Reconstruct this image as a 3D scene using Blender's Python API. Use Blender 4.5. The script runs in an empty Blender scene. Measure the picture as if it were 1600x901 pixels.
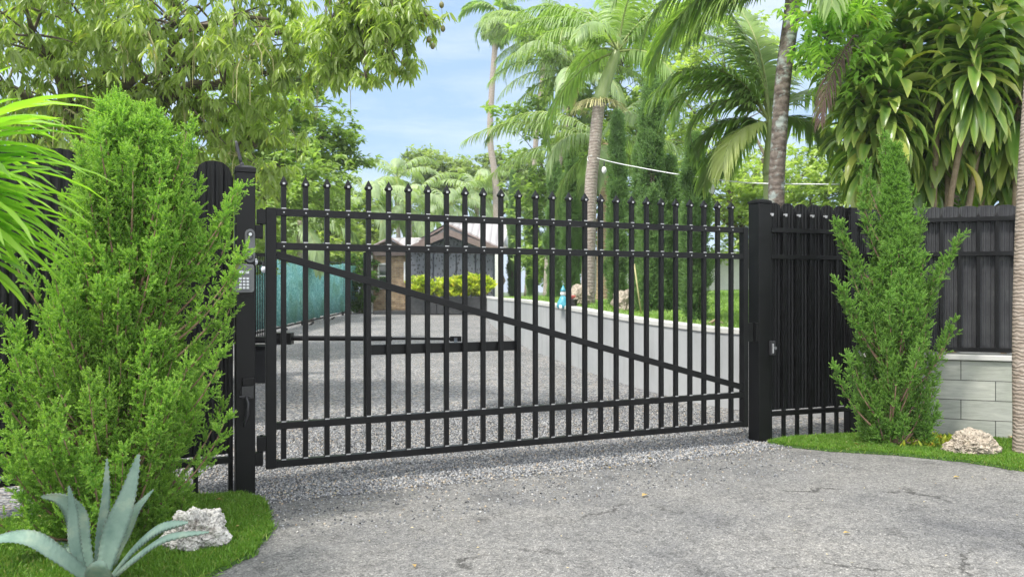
import bpy, math, random
import numpy as np
from mathutils import Vector, noise as mnoise
R = math.radians
random.seed(7)
RNG = np.random.default_rng(11)
scene = bpy.context.scene
COL = scene.collection

# ------------------------------------------------------------------ camera, sky, sun, exposure
HAZE = 0.0010
CAM_H = 1.49
FPX = 1200.0
HZ = 455.0
cam = bpy.data.cameras.new('camera'); cam.lens = 27.0; cam.sensor_width = 36.0
cam.shift_y = 4.5 / 1600.0
cam.clip_start = 0.05; cam.clip_end = 1500
cam.dof.use_dof = True; cam.dof.focus_distance = 6.4; cam.dof.aperture_fstop = 3.2
co = bpy.data.objects.new('camera', cam); COL.objects.link(co)
co.location = (0, 0, CAM_H); co.rotation_euler = (R(90), 0, 0)
scene.camera = co

SUN = Vector((-0.38, -0.36, 0.86)).normalized()
world = bpy.data.worlds.new('World'); scene.world = world; world.use_nodes = True
wn = world.node_tree; wn.nodes.clear()
wo = wn.nodes.new('ShaderNodeOutputWorld'); wb = wn.nodes.new('ShaderNodeBackground')
sky = wn.nodes.new('ShaderNodeTexSky'); sky.sky_type = 'NISHITA'; sky.sun_disc = False
sky.sun_elevation = math.asin(SUN.z); sky.sun_rotation = math.atan2(SUN.x, SUN.y)
sky.air_density = 1.0; sky.dust_density = 0.6; sky.ozone_density = 2.0
# thin high cloud: a share of white mixed into the blue
tc = wn.nodes.new('ShaderNodeTexCoord'); mp = wn.nodes.new('ShaderNodeMapping')
mp.inputs['Scale'].default_value = (1.0, 1.0, 4.5)
cn = wn.nodes.new('ShaderNodeTexNoise'); cn.inputs['Scale'].default_value = 2.6; cn.inputs['Detail'].default_value = 7
cr = wn.nodes.new('ShaderNodeMapRange'); cr.inputs[1].default_value = 0.40; cr.inputs[2].default_value = 0.75
cr.inputs[3].default_value = 0.74; cr.inputs[4].default_value = 0.92
cm = wn.nodes.new('ShaderNodeMix'); cm.data_type = 'RGBA'
# blue low in the sky; white overhead and behind camera added as unseen fill
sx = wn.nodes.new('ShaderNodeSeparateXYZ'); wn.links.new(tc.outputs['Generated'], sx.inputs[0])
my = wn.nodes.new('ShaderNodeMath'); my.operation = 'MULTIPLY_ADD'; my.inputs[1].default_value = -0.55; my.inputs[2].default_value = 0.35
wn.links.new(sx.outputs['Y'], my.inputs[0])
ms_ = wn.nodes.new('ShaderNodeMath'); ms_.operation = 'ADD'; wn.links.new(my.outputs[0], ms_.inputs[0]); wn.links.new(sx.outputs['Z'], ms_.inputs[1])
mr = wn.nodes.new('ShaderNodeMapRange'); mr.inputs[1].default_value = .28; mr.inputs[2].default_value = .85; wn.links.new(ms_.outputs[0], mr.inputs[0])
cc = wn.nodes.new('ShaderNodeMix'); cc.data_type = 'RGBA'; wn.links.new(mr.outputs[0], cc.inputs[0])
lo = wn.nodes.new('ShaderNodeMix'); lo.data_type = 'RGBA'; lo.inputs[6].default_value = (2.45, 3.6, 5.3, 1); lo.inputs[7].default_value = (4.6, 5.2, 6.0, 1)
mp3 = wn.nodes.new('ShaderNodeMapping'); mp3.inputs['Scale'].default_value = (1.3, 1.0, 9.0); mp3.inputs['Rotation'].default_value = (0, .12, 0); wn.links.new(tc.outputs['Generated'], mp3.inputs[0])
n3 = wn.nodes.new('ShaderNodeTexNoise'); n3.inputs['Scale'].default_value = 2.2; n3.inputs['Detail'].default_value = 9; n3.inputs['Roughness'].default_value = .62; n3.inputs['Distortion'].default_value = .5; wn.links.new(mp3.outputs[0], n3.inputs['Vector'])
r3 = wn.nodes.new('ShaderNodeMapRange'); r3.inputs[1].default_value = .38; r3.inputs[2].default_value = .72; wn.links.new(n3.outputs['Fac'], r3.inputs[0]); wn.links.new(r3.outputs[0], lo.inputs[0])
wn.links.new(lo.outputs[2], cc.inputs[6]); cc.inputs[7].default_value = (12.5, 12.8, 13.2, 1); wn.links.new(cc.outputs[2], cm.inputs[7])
wn.links.new(tc.outputs['Generated'], mp.inputs['Vector']); wn.links.new(mp.outputs[0], cn.inputs['Vector'])
wn.links.new(cn.outputs['Fac'], cr.inputs[0]); wn.links.new(cr.outputs[0], cm.inputs[0])
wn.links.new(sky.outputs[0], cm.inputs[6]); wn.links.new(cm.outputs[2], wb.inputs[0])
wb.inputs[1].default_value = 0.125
wn.links.new(wb.outputs[0], wo.inputs[0])

sl = bpy.data.lights.new('sun', 'SUN'); sl.energy = 2.7; sl.angle = R(5.0); sl.color = (1.0, 0.955, 0.88)
so = bpy.data.objects.new('sun', sl); COL.objects.link(so)
so.rotation_euler = SUN.to_track_quat('Z', 'Y').to_euler(); so.location = (0, 0, 30)
vs = scene.view_settings
vs.view_transform = 'Standard'; vs.look = 'None'; vs.gamma = 1.0; vs.exposure = 0.74; vs.use_curve_mapping = False
scene.cycles.max_bounces = 7; scene.cycles.transparent_max_bounces = 6
scene.cycles.transmission_bounces = 4; scene.cycles.diffuse_bounces = 4; scene.cycles.glossy_bounces = 2
scene.cycles.use_denoising = True
scene.cycles.sample_clamp_indirect = 6

# ------------------------------------------------------------------ pixel -> place
def W(px, py, Y): return np.array([(px - 800) / FPX * Y, Y, CAM_H - (py - HZ) / FPX * Y])
def G(px, py): Y = FPX * CAM_H / (py - HZ); return np.array([(px - 800) / FPX * Y, Y, 0.0])
def gz(Y): return 0.0 if Y < 9 else 0.0228 * (min(Y, 34.0) - 9)

# ------------------------------------------------------------------ mesh builder
class MB:
    def __init__(s): s.v = []; s.f = []; s.m = []; s.n = 0
    def add(s, V, F, mi=0):
        b = s.n; V = [tuple(map(float, p)) for p in V]
        s.v += V; s.n += len(V)
        for f in F: s.f.append(tuple(i + b for i in f)); s.m.append(mi)
    def box(s, lo, hi, mi=0, fr=None, taper=1.0):
        x0, y0, z0 = lo; x1, y1, z1 = hi
        cx, cy = (x0 + x1) / 2, (y0 + y1) / 2
        P = [(x0, y0, z0), (x1, y0, z0), (x1, y1, z0), (x0, y1, z0)]
        P += [(cx + (x - cx) * taper, cy + (y - cy) * taper, z1) for x, y, _ in P]
        if fr: P = [fr(*p) for p in P]
        s.add(P, [(3, 2, 1, 0), (4, 5, 6, 7), (0, 1, 5, 4), (1, 2, 6, 5), (2, 3, 7, 6), (3, 0, 4, 7)], mi)
        return s
    def bar(s, a, b, w, h, mi=0, up=(0, 0, 1)):
        a = np.array(a, float); b = np.array(b, float); d = b - a; d /= np.linalg.norm(d)
        x = np.cross(d, up); x /= np.linalg.norm(x); z = np.cross(x, d)
        P = []
        for c in (a, b):
            for sx, sz in ((-1, -1), (1, -1), (1, 1), (-1, 1)): P.append(c + x * sx * w / 2 + z * sz * h / 2)
        s.add(P, [(0, 1, 2, 3), (7, 6, 5, 4), (0, 4, 5, 1), (1, 5, 6, 2), (2, 6, 7, 3), (3, 7, 4, 0)], mi); return s
    def tube(s, pts, rad, n=8, mi=0, cap=True):
        pts = [np.array(p, float) for p in pts]; k = len(pts)
        if not hasattr(rad, '__len__'): rad = [rad] * k
        ref = np.array([0.31, 0.17, 0.93]); V = []
        for i, p in enumerate(pts):
            d = pts[min(i + 1, k - 1)] - pts[max(i - 1, 0)]; d = d / (np.linalg.norm(d) + 1e-9)
            if abs(d @ ref) > .97: ref = np.array([0.9, 0.3, 0.1])
            x = np.cross(d, ref); x /= np.linalg.norm(x); y = np.cross(d, x)
            ref = np.cross(x, d) if False else ref
            for j in range(n):
                a = 2 * math.pi * j / n; V.append(p + rad[i] * (math.cos(a) * x + math.sin(a) * y))
        F = []
        for i in range(k - 1):
            for j in range(n):
                F.append((i * n + j, i * n + (j + 1) % n, (i + 1) * n + (j + 1) % n, (i + 1) * n + j))
        if cap: F += [tuple(range(n))[::-1], tuple((k - 1) * n + j for j in range(n))]
        s.add(V, F, mi); return s
    def lathe(s, c, prof, n=16, mi=0):
        V = []; k = len(prof)
        for r, z in prof:
            for j in range(n):
                a = 2 * math.pi * j / n; V.append((c[0] + r * math.cos(a), c[1] + r * math.sin(a), c[2] + z))
        F = [(i * n + j, i * n + (j + 1) % n, (i + 1) * n + (j + 1) % n, (i + 1) * n + j) for i in range(k - 1) for j in range(n)]
        F += [tuple(range(n))[::-1], tuple((k - 1) * n + j for j in range(n))]
        s.add(V, F, mi); return s
    def ico(s, c, r, mi=0, sc=(1, 1, 1), n=7):
        prof = [(r * math.sin(math.pi * t / n) * 1.0 + 1e-4, -r * math.cos(math.pi * t / n) * sc[2]) for t in range(n + 1)]
        return s.lathe(c, prof, 10, mi)

ROOT = {}
def finish(name, me, mats, parent, origin, smooth, label, cat, group, kind, bevel):
    o = bpy.data.objects.new(name, me); COL.objects.link(o)
    for m in (mats if isinstance(mats, (list, tuple)) else [mats]): me.materials.append(m)
    if smooth: me.shade_smooth()
    if parent is not None: o.parent = parent
    elif origin is not None: o.location = tuple(map(float, origin))
    if label: o['label'] = label
    if cat: o['category'] = cat
    if group: o['group'] = group
    if kind: o['kind'] = kind
    if bevel:
        b = o.modifiers.new('bevel', 'BEVEL'); b.width = bevel; b.segments = 2; b.limit_method = 'ANGLE'; b.angle_limit = R(40)
    return o
def build(mb, name, mats, parent=None, origin=None, smooth=False, label=None, cat=None, group=None, kind=None, bevel=0):
    org = root_of(parent) if parent is not None else (np.array(origin, float) if origin is not None else np.zeros(3))
    me = bpy.data.meshes.new(name)
    v = [(a - org[0], b - org[1], c - org[2]) for a, b, c in mb.v]
    me.from_pydata(v, [], mb.f)
    me.polygons.foreach_set('material_index', mb.m); me.update()
    o = finish(name, me, mats, parent, org, smooth, label, cat, group, kind, bevel)
    ROOT[o.name] = org; return o
def root_of(o): return ROOT[o.name]
def thing(name, label, cat, loc, group=None):
    o = bpy.data.objects.new(name, None); COL.objects.link(o); o.location = tuple(map(float, loc)); o.empty_display_size = .2
    o['label'] = label; o['category'] = cat
    if group: o['group'] = group
    ROOT[o.name] = np.array(loc, float); return o
def copy_child(src, parent, dloc):
    c = src.copy(); COL.objects.link(c); c.parent = parent
    c.location = tuple(np.array(src.location) + np.array(dloc)); ROOT[c.name] = ROOT[src.name]; return c

# leaf clouds: one template set down many times, with numpy
class Cloud:
    def __init__(s): s.V = []; s.F = []; s.tot = []; s.var = []; s.tip = []; s.n = 0; s.mi = []
    def inst(s, T, pos, D, N, scale, var=None, tip=None, width=1.0, mi=0):
        """T=(verts k3, faces list). y axis of T goes along D, z axis near N. scale per instance (length)"""
        TV, TF = T; pos = np.asarray(pos, float).reshape(-1, 3); n = len(pos)
        if n == 0: return
        D = D / (np.linalg.norm(D, axis=1, keepdims=True) + 1e-9)
        X = np.cross(D, N); X /= (np.linalg.norm(X, axis=1, keepdims=True) + 1e-9); Z = np.cross(X, D)
        sc = np.broadcast_to(np.asarray(scale, float), (n,))[:, None, None]
        wd = np.broadcast_to(np.asarray(width, float), (n,))[:, None, None]
        V = (TV[None, :, 0:1] * X[:, None, :] * wd + TV[None, :, 1:2] * D[:, None, :] + TV[None, :, 2:3] * Z[:, None, :]) * sc + pos[:, None, :]
        k = len(TV)
        if var is None: var = RNG.random(n)
        s.var.append(np.repeat(var, k).astype(np.float32))
        tp = np.zeros(k) if tip is None else np.asarray(tip, float)
        s.tip.append(np.tile(tp, n).astype(np.float32))
        idx = np.concatenate([np.array(f) for f in TF]); tot = np.array([len(f) for f in TF])
        F = (idx[None, :] + (np.arange(n) * k)[:, None] + s.n).ravel()
        s.V.append(V.reshape(-1, 3)); s.F.append(F); s.tot.append(np.tile(tot, n)); s.mi.append(np.full(len(tot) * n, mi)); s.n += n * k
    def raw(s, V, F, var, mi=0):
        V = np.asarray(V, float); k = len(V)
        s.V.append(V); s.F.append(np.concatenate([np.array(f) for f in F]) + s.n)
        s.tot.append(np.array([len(f) for f in F])); s.mi.append(np.full(len(F), mi))
        s.var.append(np.broadcast_to(np.asarray(var, np.float32), (k,))); s.tip.append(np.zeros(k, np.float32)); s.n += k
    def build(s, name, mats, parent=None, origin=None, smooth=False, **kw):
        org = root_of(parent) if parent is not None else (np.array(origin, float) if origin is not None else np.zeros(3))
        V = np.concatenate(s.V) - org; F = np.concatenate(s.F).astype(np.int32); tot = np.concatenate(s.tot).astype(np.int32)
        me = bpy.data.meshes.new(name); me.vertices.add(len(V)); me.vertices.foreach_set('co', V.astype(np.float32).ravel())
        me.loops.add(len(F)); me.loops.foreach_set('vertex_index', F)
        me.polygons.add(len(tot)); st = np.concatenate([[0], np.cumsum(tot)[:-1]]).astype(np.int32)
        me.polygons.foreach_set('loop_start', st); me.polygons.foreach_set('loop_total', tot)
        me.polygons.foreach_set('material_index', np.concatenate(s.mi).astype(np.int32))
        me.update(calc_edges=True)
        a = me.attributes.new('var', 'FLOAT', 'POINT'); a.data.foreach_set('value', np.concatenate(s.var))
        a = me.attributes.new('tip', 'FLOAT', 'POINT'); a.data.foreach_set('value', np.concatenate(s.tip))
        o = finish(name, me, mats, parent, org, smooth, kw.get('label'), kw.get('cat'), kw.get('group'), kw.get('kind'), 0)
        ROOT[o.name] = org; return o

LEAF = (np.array([(0, 0, 0), (-.13, .3, .05), (0, .32, 0), (.13, .3, .05), (-.12, .68, .02), (0, .7, -.03), (.12, .68, .02), (0, 1, -.1)]),
        [(0, 2, 1), (0, 3, 2), (1, 2, 5, 4), (2, 3, 6, 5), (4, 5, 7), (5, 6, 7)])
LEAFN = (LEAF[0] * [.78, 1, 1.3], LEAF[1])
LEAF2 = (np.array([(0, 0, 0), (-.24, .45, .06), (0, .5, -.02), (.24, .45, .06), (0, 1, -.08)]), [(0, 2, 1), (0, 3, 2), (1, 2, 4), (2, 3, 4)])
def plume_template(n=13, ln=.30, w=.05, seed=1):
    r = np.random.default_rng(seed); V = []; F = []; tip = []
    for i in range(n):
        t = i / (n - 1); y = t * .86; a = i * 2.4; L = ln * (1.0 - .55 * t)
        el = .65 + .7 * t
        d = np.array([math.cos(a) * math.cos(el), math.sin(el), math.sin(a) * math.cos(el)])
        sd = np.cross(d, [0.2, 1, 0.1]); sd /= np.linalg.norm(sd) + 1e-9
        b = len(V); o = np.array([0, y, 0])
        V += [o, o + d * L * .5 + sd * w, o + d * L, o + d * L * .5 - sd * w]; F.append((b, b + 1, b + 2, b + 3))
        tip += [.3 * t, .3 + .4 * t, .6 + .4 * t, .3 + .4 * t]
    b = len(V); V += [np.array([-.02, 0, 0]), np.array([.02, 0, 0]), np.array([0, 1, 0])]; F.append((b, b + 1, b + 2)); tip += [0, 0, .6]
    return (np.array(V), F), tip
PL, PLT = plume_template(13, .34, .085)
PL2, PLT2 = plume_template(9, .34, .075, 3)

def rdir(n, rng=RNG):
    d = rng.normal(size=(n, 3)); return d / np.linalg.norm(d, axis=1, keepdims=True)

# ------------------------------------------------------------------ materials
def nt(name):
    m = bpy.data.materials.new(name); m.use_nodes = True; t = m.node_tree; t.nodes.clear()
    out = t.nodes.new('ShaderNodeOutputMaterial'); return m, t, out
def N(t, ty, **kw):
    n = t.nodes.new(ty)
    for k, v in kw.items():
        if k.startswith('_'): setattr(n, k[1:], v)
        else: n.inputs[k.replace('__', ' ')].default_value = v
    return n
def ramp(t, stops, fac=None, interp='LINEAR'):
    r = t.nodes.new('ShaderNodeValToRGB'); e = r.color_ramp.elements; r.color_ramp.interpolation = interp
    while len(e) < len(stops): e.new(.5)
    for i, (p, c) in enumerate(stops):
        e[i].position = p; e[i].color = (*c, 1) if len(c) == 3 else c
    if fac is not None: t.links.new(fac, r.inputs[0])
    return r
def coords(t, scale=1, kind='Object'):
    c = t.nodes.new('ShaderNodeTexCoord'); m = t.nodes.new('ShaderNodeMapping')
    m.inputs['Scale'].default_value = scale if hasattr(scale, '__len__') else (scale,) * 3
    t.links.new(c.outputs[kind], m.inputs[0]); return m.outputs[0]
def tex(t, vec, scale, detail=4, rough=.55, dist=0):
    n = N(t, 'ShaderNodeTexNoise'); n.inputs['Scale'].default_value = scale; n.inputs['Detail'].default_value = detail
    n.inputs['Roughness'].default_value = rough; n.inputs['Distortion'].default_value = dist
    t.links.new(vec, n.inputs['Vector']); return n.outputs['Fac']
def mix(t, f, a, b, mode='MIX'):
    m = t.nodes.new('ShaderNodeMix'); m.data_type = 'RGBA'; m.blend_type = mode
    for s, v in ((0, f), (6, a), (7, b)):
        if isinstance(v, (int, float)): m.inputs[s].default_value = v
        elif isinstance(v, tuple): m.inputs[s].default_value = (*v, 1)
        else: t.links.new(v, m.inputs[s])
    return m.outputs[2]
def bsdf(t, out, col, rough=.6, spec=.5, metal=0, bump=None, bd=.01, bs=.5):
    p = t.nodes.new('ShaderNodeBsdfPrincipled')
    if isinstance(col, tuple): p.inputs['Base Color'].default_value = (*col, 1)
    else: t.links.new(col, p.inputs['Base Color'])
    if isinstance(rough, (int, float)): p.inputs['Roughness'].default_value = rough
    else: t.links.new(rough, p.inputs['Roughness'])
    p.inputs['Specular IOR Level'].default_value = spec; p.inputs['Metallic'].default_value = metal
    if bump is not None:
        b = t.nodes.new('ShaderNodeBump'); b.inputs['Distance'].default_value = bd; b.inputs['Strength'].default_value = bs
        t.links.new(bump, b.inputs['Height']); t.links.new(b.outputs[0], p.inputs['Normal'])
    if out is not None: t.links.new(p.outputs[0], out.inputs[0])
    return p
def simple(name, a, b=None, scale=20, rough=.6, spec=.5, metal=0, bd=.002, bs=.4, stretch=None):
    m, t, out = nt(name); v = coords(t, stretch or 1); f = tex(t, v, scale, 5)
    b = b or tuple(min(1, c * 1.25 + .004) for c in a)
    bsdf(t, out, ramp(t, [(.3, a), (.7, b)], f).outputs[0], rough, spec, metal, f, bd, bs); return m
def foliage(name, dark, light, tip=None, trans=.35, rough=.5, accents=(), spec=.35):
    m, t, out = nt(name)
    a = N(t, 'ShaderNodeAttribute'); a.attribute_name = 'var'
    st = [(0, dark), (.85 if accents else 1.0, light)] + [(p, c) for p, c in accents]
    col = ramp(t, st, a.outputs['Fac']).outputs[0]
    v = coords(t); f = tex(t, v, 1.4, 3)
    col = mix(t, ramp(t, [(.35, (.0, .0, .0)), (.65, (.35, .35, .35))], f).outputs[0], col, tuple(min(1, c * 1.7) for c in light))
    if tip:
        b = N(t, 'ShaderNodeAttribute'); b.attribute_name = 'tip'
        col = mix(t, b.outputs['Fac'], col, tip)
    p = bsdf(t, None, col, rough, spec)
    tr = N(t, 'ShaderNodeBsdfTranslucent'); tcol = mix(t, 1.0, col, (1.5, 1.7, .55), 'MULTIPLY')
    t.links.new(tcol, tr.inputs[0])
    mx = N(t, 'ShaderNodeMixShader'); mx.inputs[0].default_value = trans
    t.links.new(p.outputs[0], mx.inputs[1]); t.links.new(tr.outputs[0], mx.inputs[2]); t.links.new(mx.outputs[0], out.inputs[0])
    return m

M = {}
def black_metal(name, base=.004, rough=.3, spec=.24):
    m, t, out = nt(name); v = coords(t); f = tex(t, v, 9, 6, .65); g = tex(t, v, 160, 2)
    col = ramp(t, [(.35, (base, base, base * 1.1)), (.62, (base * 1.5, base * 1.55, base * 1.6)), (.8, (base * 3.2, base * 3.1, base * 2.9))], f).outputs[0]
    rr = N(t, 'ShaderNodeMapRange'); rr.inputs[3].default_value = rough - .08; rr.inputs[4].default_value = rough + .25; t.links.new(f, rr.inputs[0])
    bsdf(t, out, col, rr.outputs[0], spec, 0, g, .0006, .5); return m
M['black'] = black_metal('black_powder_coat')
M['blackboard'] = black_metal('black_board_paint', .0045, .38)
M['rivet'] = simple('bright_rivet_metal', (.34, .34, .35), (.5, .5, .5), 60, .35, .5, .4)
M['greyboard'] = black_metal('charcoal_board_paint', .042, .4)
M['plastic'] = simple('grey_keypad_plastic', (.11, .115, .12), (.14, .145, .15), 90, .45)
M['darkplastic'] = simple('dark_plastic', (.02, .02, .022), None, 60, .4)
M['white'] = simple('white_paint', (.68, .68, .66), (.8, .8, .78), 6, .6)
M['keys'] = simple('pale_keys', (.55, .57, .6), None, 80, .4)
M['wire'] = simple('white_cable', (.75, .75, .74), None, 30, .5)

def asphalt():
    m, t, out = nt('worn_asphalt'); v = coords(t)
    agg = N(t, 'ShaderNodeTexVoronoi'); agg.inputs['Scale'].default_value = 125; t.links.new(v, agg.inputs['Vector'])
    ag2 = N(t, 'ShaderNodeTexVoronoi'); ag2.inputs['Scale'].default_value = 38; t.links.new(v, ag2.inputs['Vector'])
    big = tex(t, v, .75, 6, .6, .4); mid = tex(t, v, 3.5, 6, .7)
    c1 = ramp(t, [(.08, (.09, .088, .085)), (.4, (.17, .168, .163)), (.8, (.245, .241, .234)), (.97, (.41, .40, .385))], agg.outputs['Color']).outputs[0]
    c2 = ramp(t, [(.0, (.72, .72, .72)), (.5, (1, 1, 1)), (1, (1.22, 1.2, 1.17))], ag2.outputs['Color']).outputs[0]
    c = mix(t, 1.0, c1, c2, 'MULTIPLY')
    c = mix(t, 1.0, c, ramp(t, [(.30, (.60, .61, .64)), (.45, (.9, .9, .9)), (.7, (1.14, 1.12, 1.08))], big).outputs[0], 'MULTIPLY')
    c = mix(t, 1.0, c, ramp(t, [(.30, (.55, .55, .56)), (.42, (.97, .97, .97)), (.7, (1.1, 1.1, 1.1))], mid).outputs[0], 'MULTIPLY')
    # cracks: thin bands of a warped cell edge, broken up by a mask
    wv = N(t, 'ShaderNodeTexNoise'); wv.inputs['Scale'].default_value = 2.2; wv.inputs['Detail'].default_value = 8; wv.inputs['Roughness'].default_value = .7
    t.links.new(v, wv.inputs['Vector'])
    ad = N(t, 'ShaderNodeMix', _data_type='VECTOR'); ad.inputs[0].default_value = .34; t.links.new(v, ad.inputs[4]); t.links.new(wv.outputs['Color'], ad.inputs[5])
    ck = N(t, 'ShaderNodeTexVoronoi', _feature='DISTANCE_TO_EDGE'); ck.inputs['Scale'].default_value = .95; t.links.new(ad.outputs[1], ck.inputs['Vector'])
    line = ramp(t, [(.0, (1, 1, 1)), (.009, (0, 0, 0))], ck.outputs['Distance']).outputs[0]
    gate = ramp(t, [(.50, (0, 0, 0)), (.58, (1, 1, 1))], tex(t, v, 1.1, 3)).outputs[0]
    cf = mix(t, 1.0, line, gate, 'MULTIPLY')
    oil = ramp(t, [(.60, (0, 0, 0)), (.70, (.55, .55, .55))], tex(t, v, 1.9, 7, .72, .8)).outputs[0]
    c = mix(t, oil, c, (.085, .083, .08))
    pale = ramp(t, [(.60, (0, 0, 0)), (.72, (.4, .4, .4))], tex(t, coords(t, (.5, 1.6, 1)), 1.3, 6, .65)).outputs[0]
    c = mix(t, pale, c, (.30, .295, .285))
    c = mix(t, cf, c, (.045, .043, .04))
    hb = mix(t, .8, agg.outputs['Distance'], cf, 'SUBTRACT')
    bsdf(t, out, c, .85, .25, 0, hb, .006, .7); return m
M['asphalt'] = asphalt()
def gravel(name, scale, stops):
    m, t, out = nt(name); v = coords(t)
    a = N(t, 'ShaderNodeTexVoronoi'); a.inputs['Scale'].default_value = scale; t.links.new(v, a.inputs['Vector'])
    big = tex(t, v, .9, 5)
    sp = t.nodes.new('ShaderNodeSeparateColor'); t.links.new(a.outputs['Color'], sp.inputs[0])
    c = ramp(t, stops, sp.outputs[0]).outputs[0]
    c = mix(t, 1.0, c, ramp(t, [(.3, (.78, .78, .79)), (.7, (1.12, 1.1, 1.07))], big).outputs[0], 'MULTIPLY')
    gap = ramp(t, [(.45, (0, 0, 0)), (.8, (.75, .75, .75))], a.outputs['Distance']).outputs[0]
    c = mix(t, gap, c, (.05, .05, .05))
    inv = N(t, 'ShaderNodeMath', _operation='SUBTRACT'); inv.inputs[0].default_value = 1; t.links.new(a.outputs['Distance'], inv.inputs[1])
    bsdf(t, out, c, .85, .2, 0, inv.outputs[0], .012, .8); return m
GST = [(0, (.09, .095, .10)), (.3, (.18, .186, .195)), (.62, (.29, .293, .30)), (.85, (.39, .39, .385)), (.93, (.38, .30, .21)), (1, (.50, .49, .47))]
M['gravel'] = gravel('grey_crushed_stone', 42, GST)
m, t, out = nt('loose_stone'); a = N(t, 'ShaderNodeAttribute'); a.attribute_name = 'var'
bsdf(t, out, ramp(t, GST, a.outputs['Fac']).outputs[0], .8, .25); M['stone'] = m
m, t, out = nt('soil_and_grass'); v = coords(t); f = tex(t, v, .6, 6)
bsdf(t, out, ramp(t, [(.35, (.05, .09, .025)), (.6, (.09, .12, .04)), (.8, (.14, .12, .08))], f).outputs[0], .9, .1, 0, tex(t, v, 25, 4), .03, .6); M['earth'] = m
m, t, out = nt('lawn_grass'); v = coords(t); f = tex(t, v, .5, 6); g = tex(t, v, 40, 4, .7)
c = ramp(t, [(.3, (.14, .22, .06)), (.6, (.22, .32, .09)), (.8, (.33, .38, .15))], f).outputs[0]
c = mix(t, 1.0, c, ramp(t, [(.3, (.6, .6, .6)), (.7, (1.3, 1.3, 1.2))], g).outputs[0], 'MULTIPLY')
bsdf(t, out, c, .8, .2, 0, g, .05, .9); M['lawn'] = m
M['turfbase'] = simple('turf_backing', (.03, .07, .012), (.06, .13, .02), 30, .9)
M['turf'] = foliage('turf_blades', (.045, .11, .012), (.14, .27, .03), None, .3, .45, accents=((.94, (.28, .32, .08)), (1, (.36, .30, .13))))
M['grass'] = foliage('lawn_blades', (.12, .22, .05), (.28, .40, .12), None, .35, .5)
M['cyp'] = foliage('conifer_bright', (.028, .098, .016), (.095, .235, .038), (.40, .59, .11), .36, .55, accents=((.985, (.22, .42, .05)), (1, (.34, .22, .10))))
M['cyp2'] = foliage('conifer_mid', (.025, .088, .018), (.084, .198, .037), (.28, .46, .095), .34, .55, accents=((.985, (.16, .34, .05)), (1, (.34, .22, .10))))
M['cyp3'] = foliage('italian_cypress', (.032, .085, .034), (.115, .215, .085), (.24, .36, .15), .32, .6)
M['mango'] = foliage('mango_leaf', (.12, .175, .05), (.36, .44, .15), None, .5, .33, accents=((.93, (.42, .44, .10)), (1, (.48, .42, .14))), spec=.6)
M['ficus'] = foliage('far_broad_leaf', (.12, .19, .06), (.32, .42, .15), None, .40, .5)
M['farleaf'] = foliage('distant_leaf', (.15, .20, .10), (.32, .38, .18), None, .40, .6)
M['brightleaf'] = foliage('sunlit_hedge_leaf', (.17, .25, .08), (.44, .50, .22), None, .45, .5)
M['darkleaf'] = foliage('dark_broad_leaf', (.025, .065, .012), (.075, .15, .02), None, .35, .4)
M['palm'] = foliage('palm_leaflet', (.095, .175, .055), (.28, .38, .13), None, .42, .4, accents=((.95, (.30, .34, .10)), (1, (.42, .40, .2))), spec=.5)
M['palm2'] = foliage('grey_green_palm', (.15, .21, .11), (.34, .42, .23), None, .40, .45, accents=((.95, (.34, .34, .14)), (1, (.4, .38, .2))), spec=.5)
M['palmy'] = foliage('yellow_palm', (.26, .32, .10), (.48, .50, .24), None, .4, .5)
M['deadfrond'] = foliage('dead_frond', (.045, .028, .022), (.11, .07, .055), None, .1, .8)
M['dracaena'] = foliage('dracaena_leaf', (.04, .115, .02), (.13, .26, .04), (.42, .46, .12), .30, .28, accents=((.97, (.34, .37, .10)), (1, (.5, .42, .08))), spec=.6)
M['strap'] = foliage('strap_leaf', (.10, .25, .025), (.32, .50, .08), None, .45, .35, spec=.5)
M['umbrella'] = foliage('umbrella_leaf', (.16, .30, .06), (.38, .54, .14), None, .45, .35, accents=((.97, (.4, .42, .1)), (1, (.4, .35, .1))), spec=.5)
M['croton'] = foliage('croton_leaf', (.10, .22, .02), (.60, .62, .08), None, .35, .4, accents=((.92, (.6, .45, .08)), (1, (.6, .22, .08))))
def bark(name, a, b, ring=0, lich=None, sc=14):
    m, t, out = nt(name); v = coords(t, (1, 1, .35) if not ring else 1); f = tex(t, v, sc, 7, .65)
    c = ramp(t, [(.3, a), (.7, b)], f).outputs[0]; h = f
    if ring:
        w = N(t, 'ShaderNodeTexWave', _bands_direction='Z'); w.inputs['Scale'].default_value = ring; w.inputs['Distortion'].default_value = 5; w.inputs['Detail'].default_value = 3
        w.inputs['Detail Scale'].default_value = 2
        t.links.new(coords(t), w.inputs['Vector']); c = mix(t, 1, c, ramp(t, [(.0, (.74, .72, .70)), (.25, (1, 1, 1))], w.outputs['Fac']).outputs[0], 'MULTIPLY')
        h = mix(t, .5, f, w.outputs['Fac'])
    if lich:
        g = tex(t, coords(t), 5, 6, .7); c = mix(t, ramp(t, [(.5, (0, 0, 0)), (.6, (.8, .8, .8))], g).outputs[0], c, lich)
    bsdf(t, out, c, .85, .2, 0, h, .012, .8); return m
M['bark'] = bark('brown_bark', (.10, .08, .06), (.24, .20, .16))
M['barkred'] = bark('red_brown_stem', (.18, .10, .07), (.40, .27, .19))
M['barkgrey'] = bark('grey_bark', (.18, .16, .14), (.38, .35, .31))
M['palmtrunk'] = bark('palm_trunk', (.07, .055, .045), (.24, .20, .17), 4, (.34, .39, .36), 11)
M['palmpale'] = bark('pale_palm_trunk', (.25, .20, .17), (.45, .40, .35), 5)
M['palmwarm'] = bark('warm_palm_trunk', (.28, .20, .12), (.46, .36, .24), 4)
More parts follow.
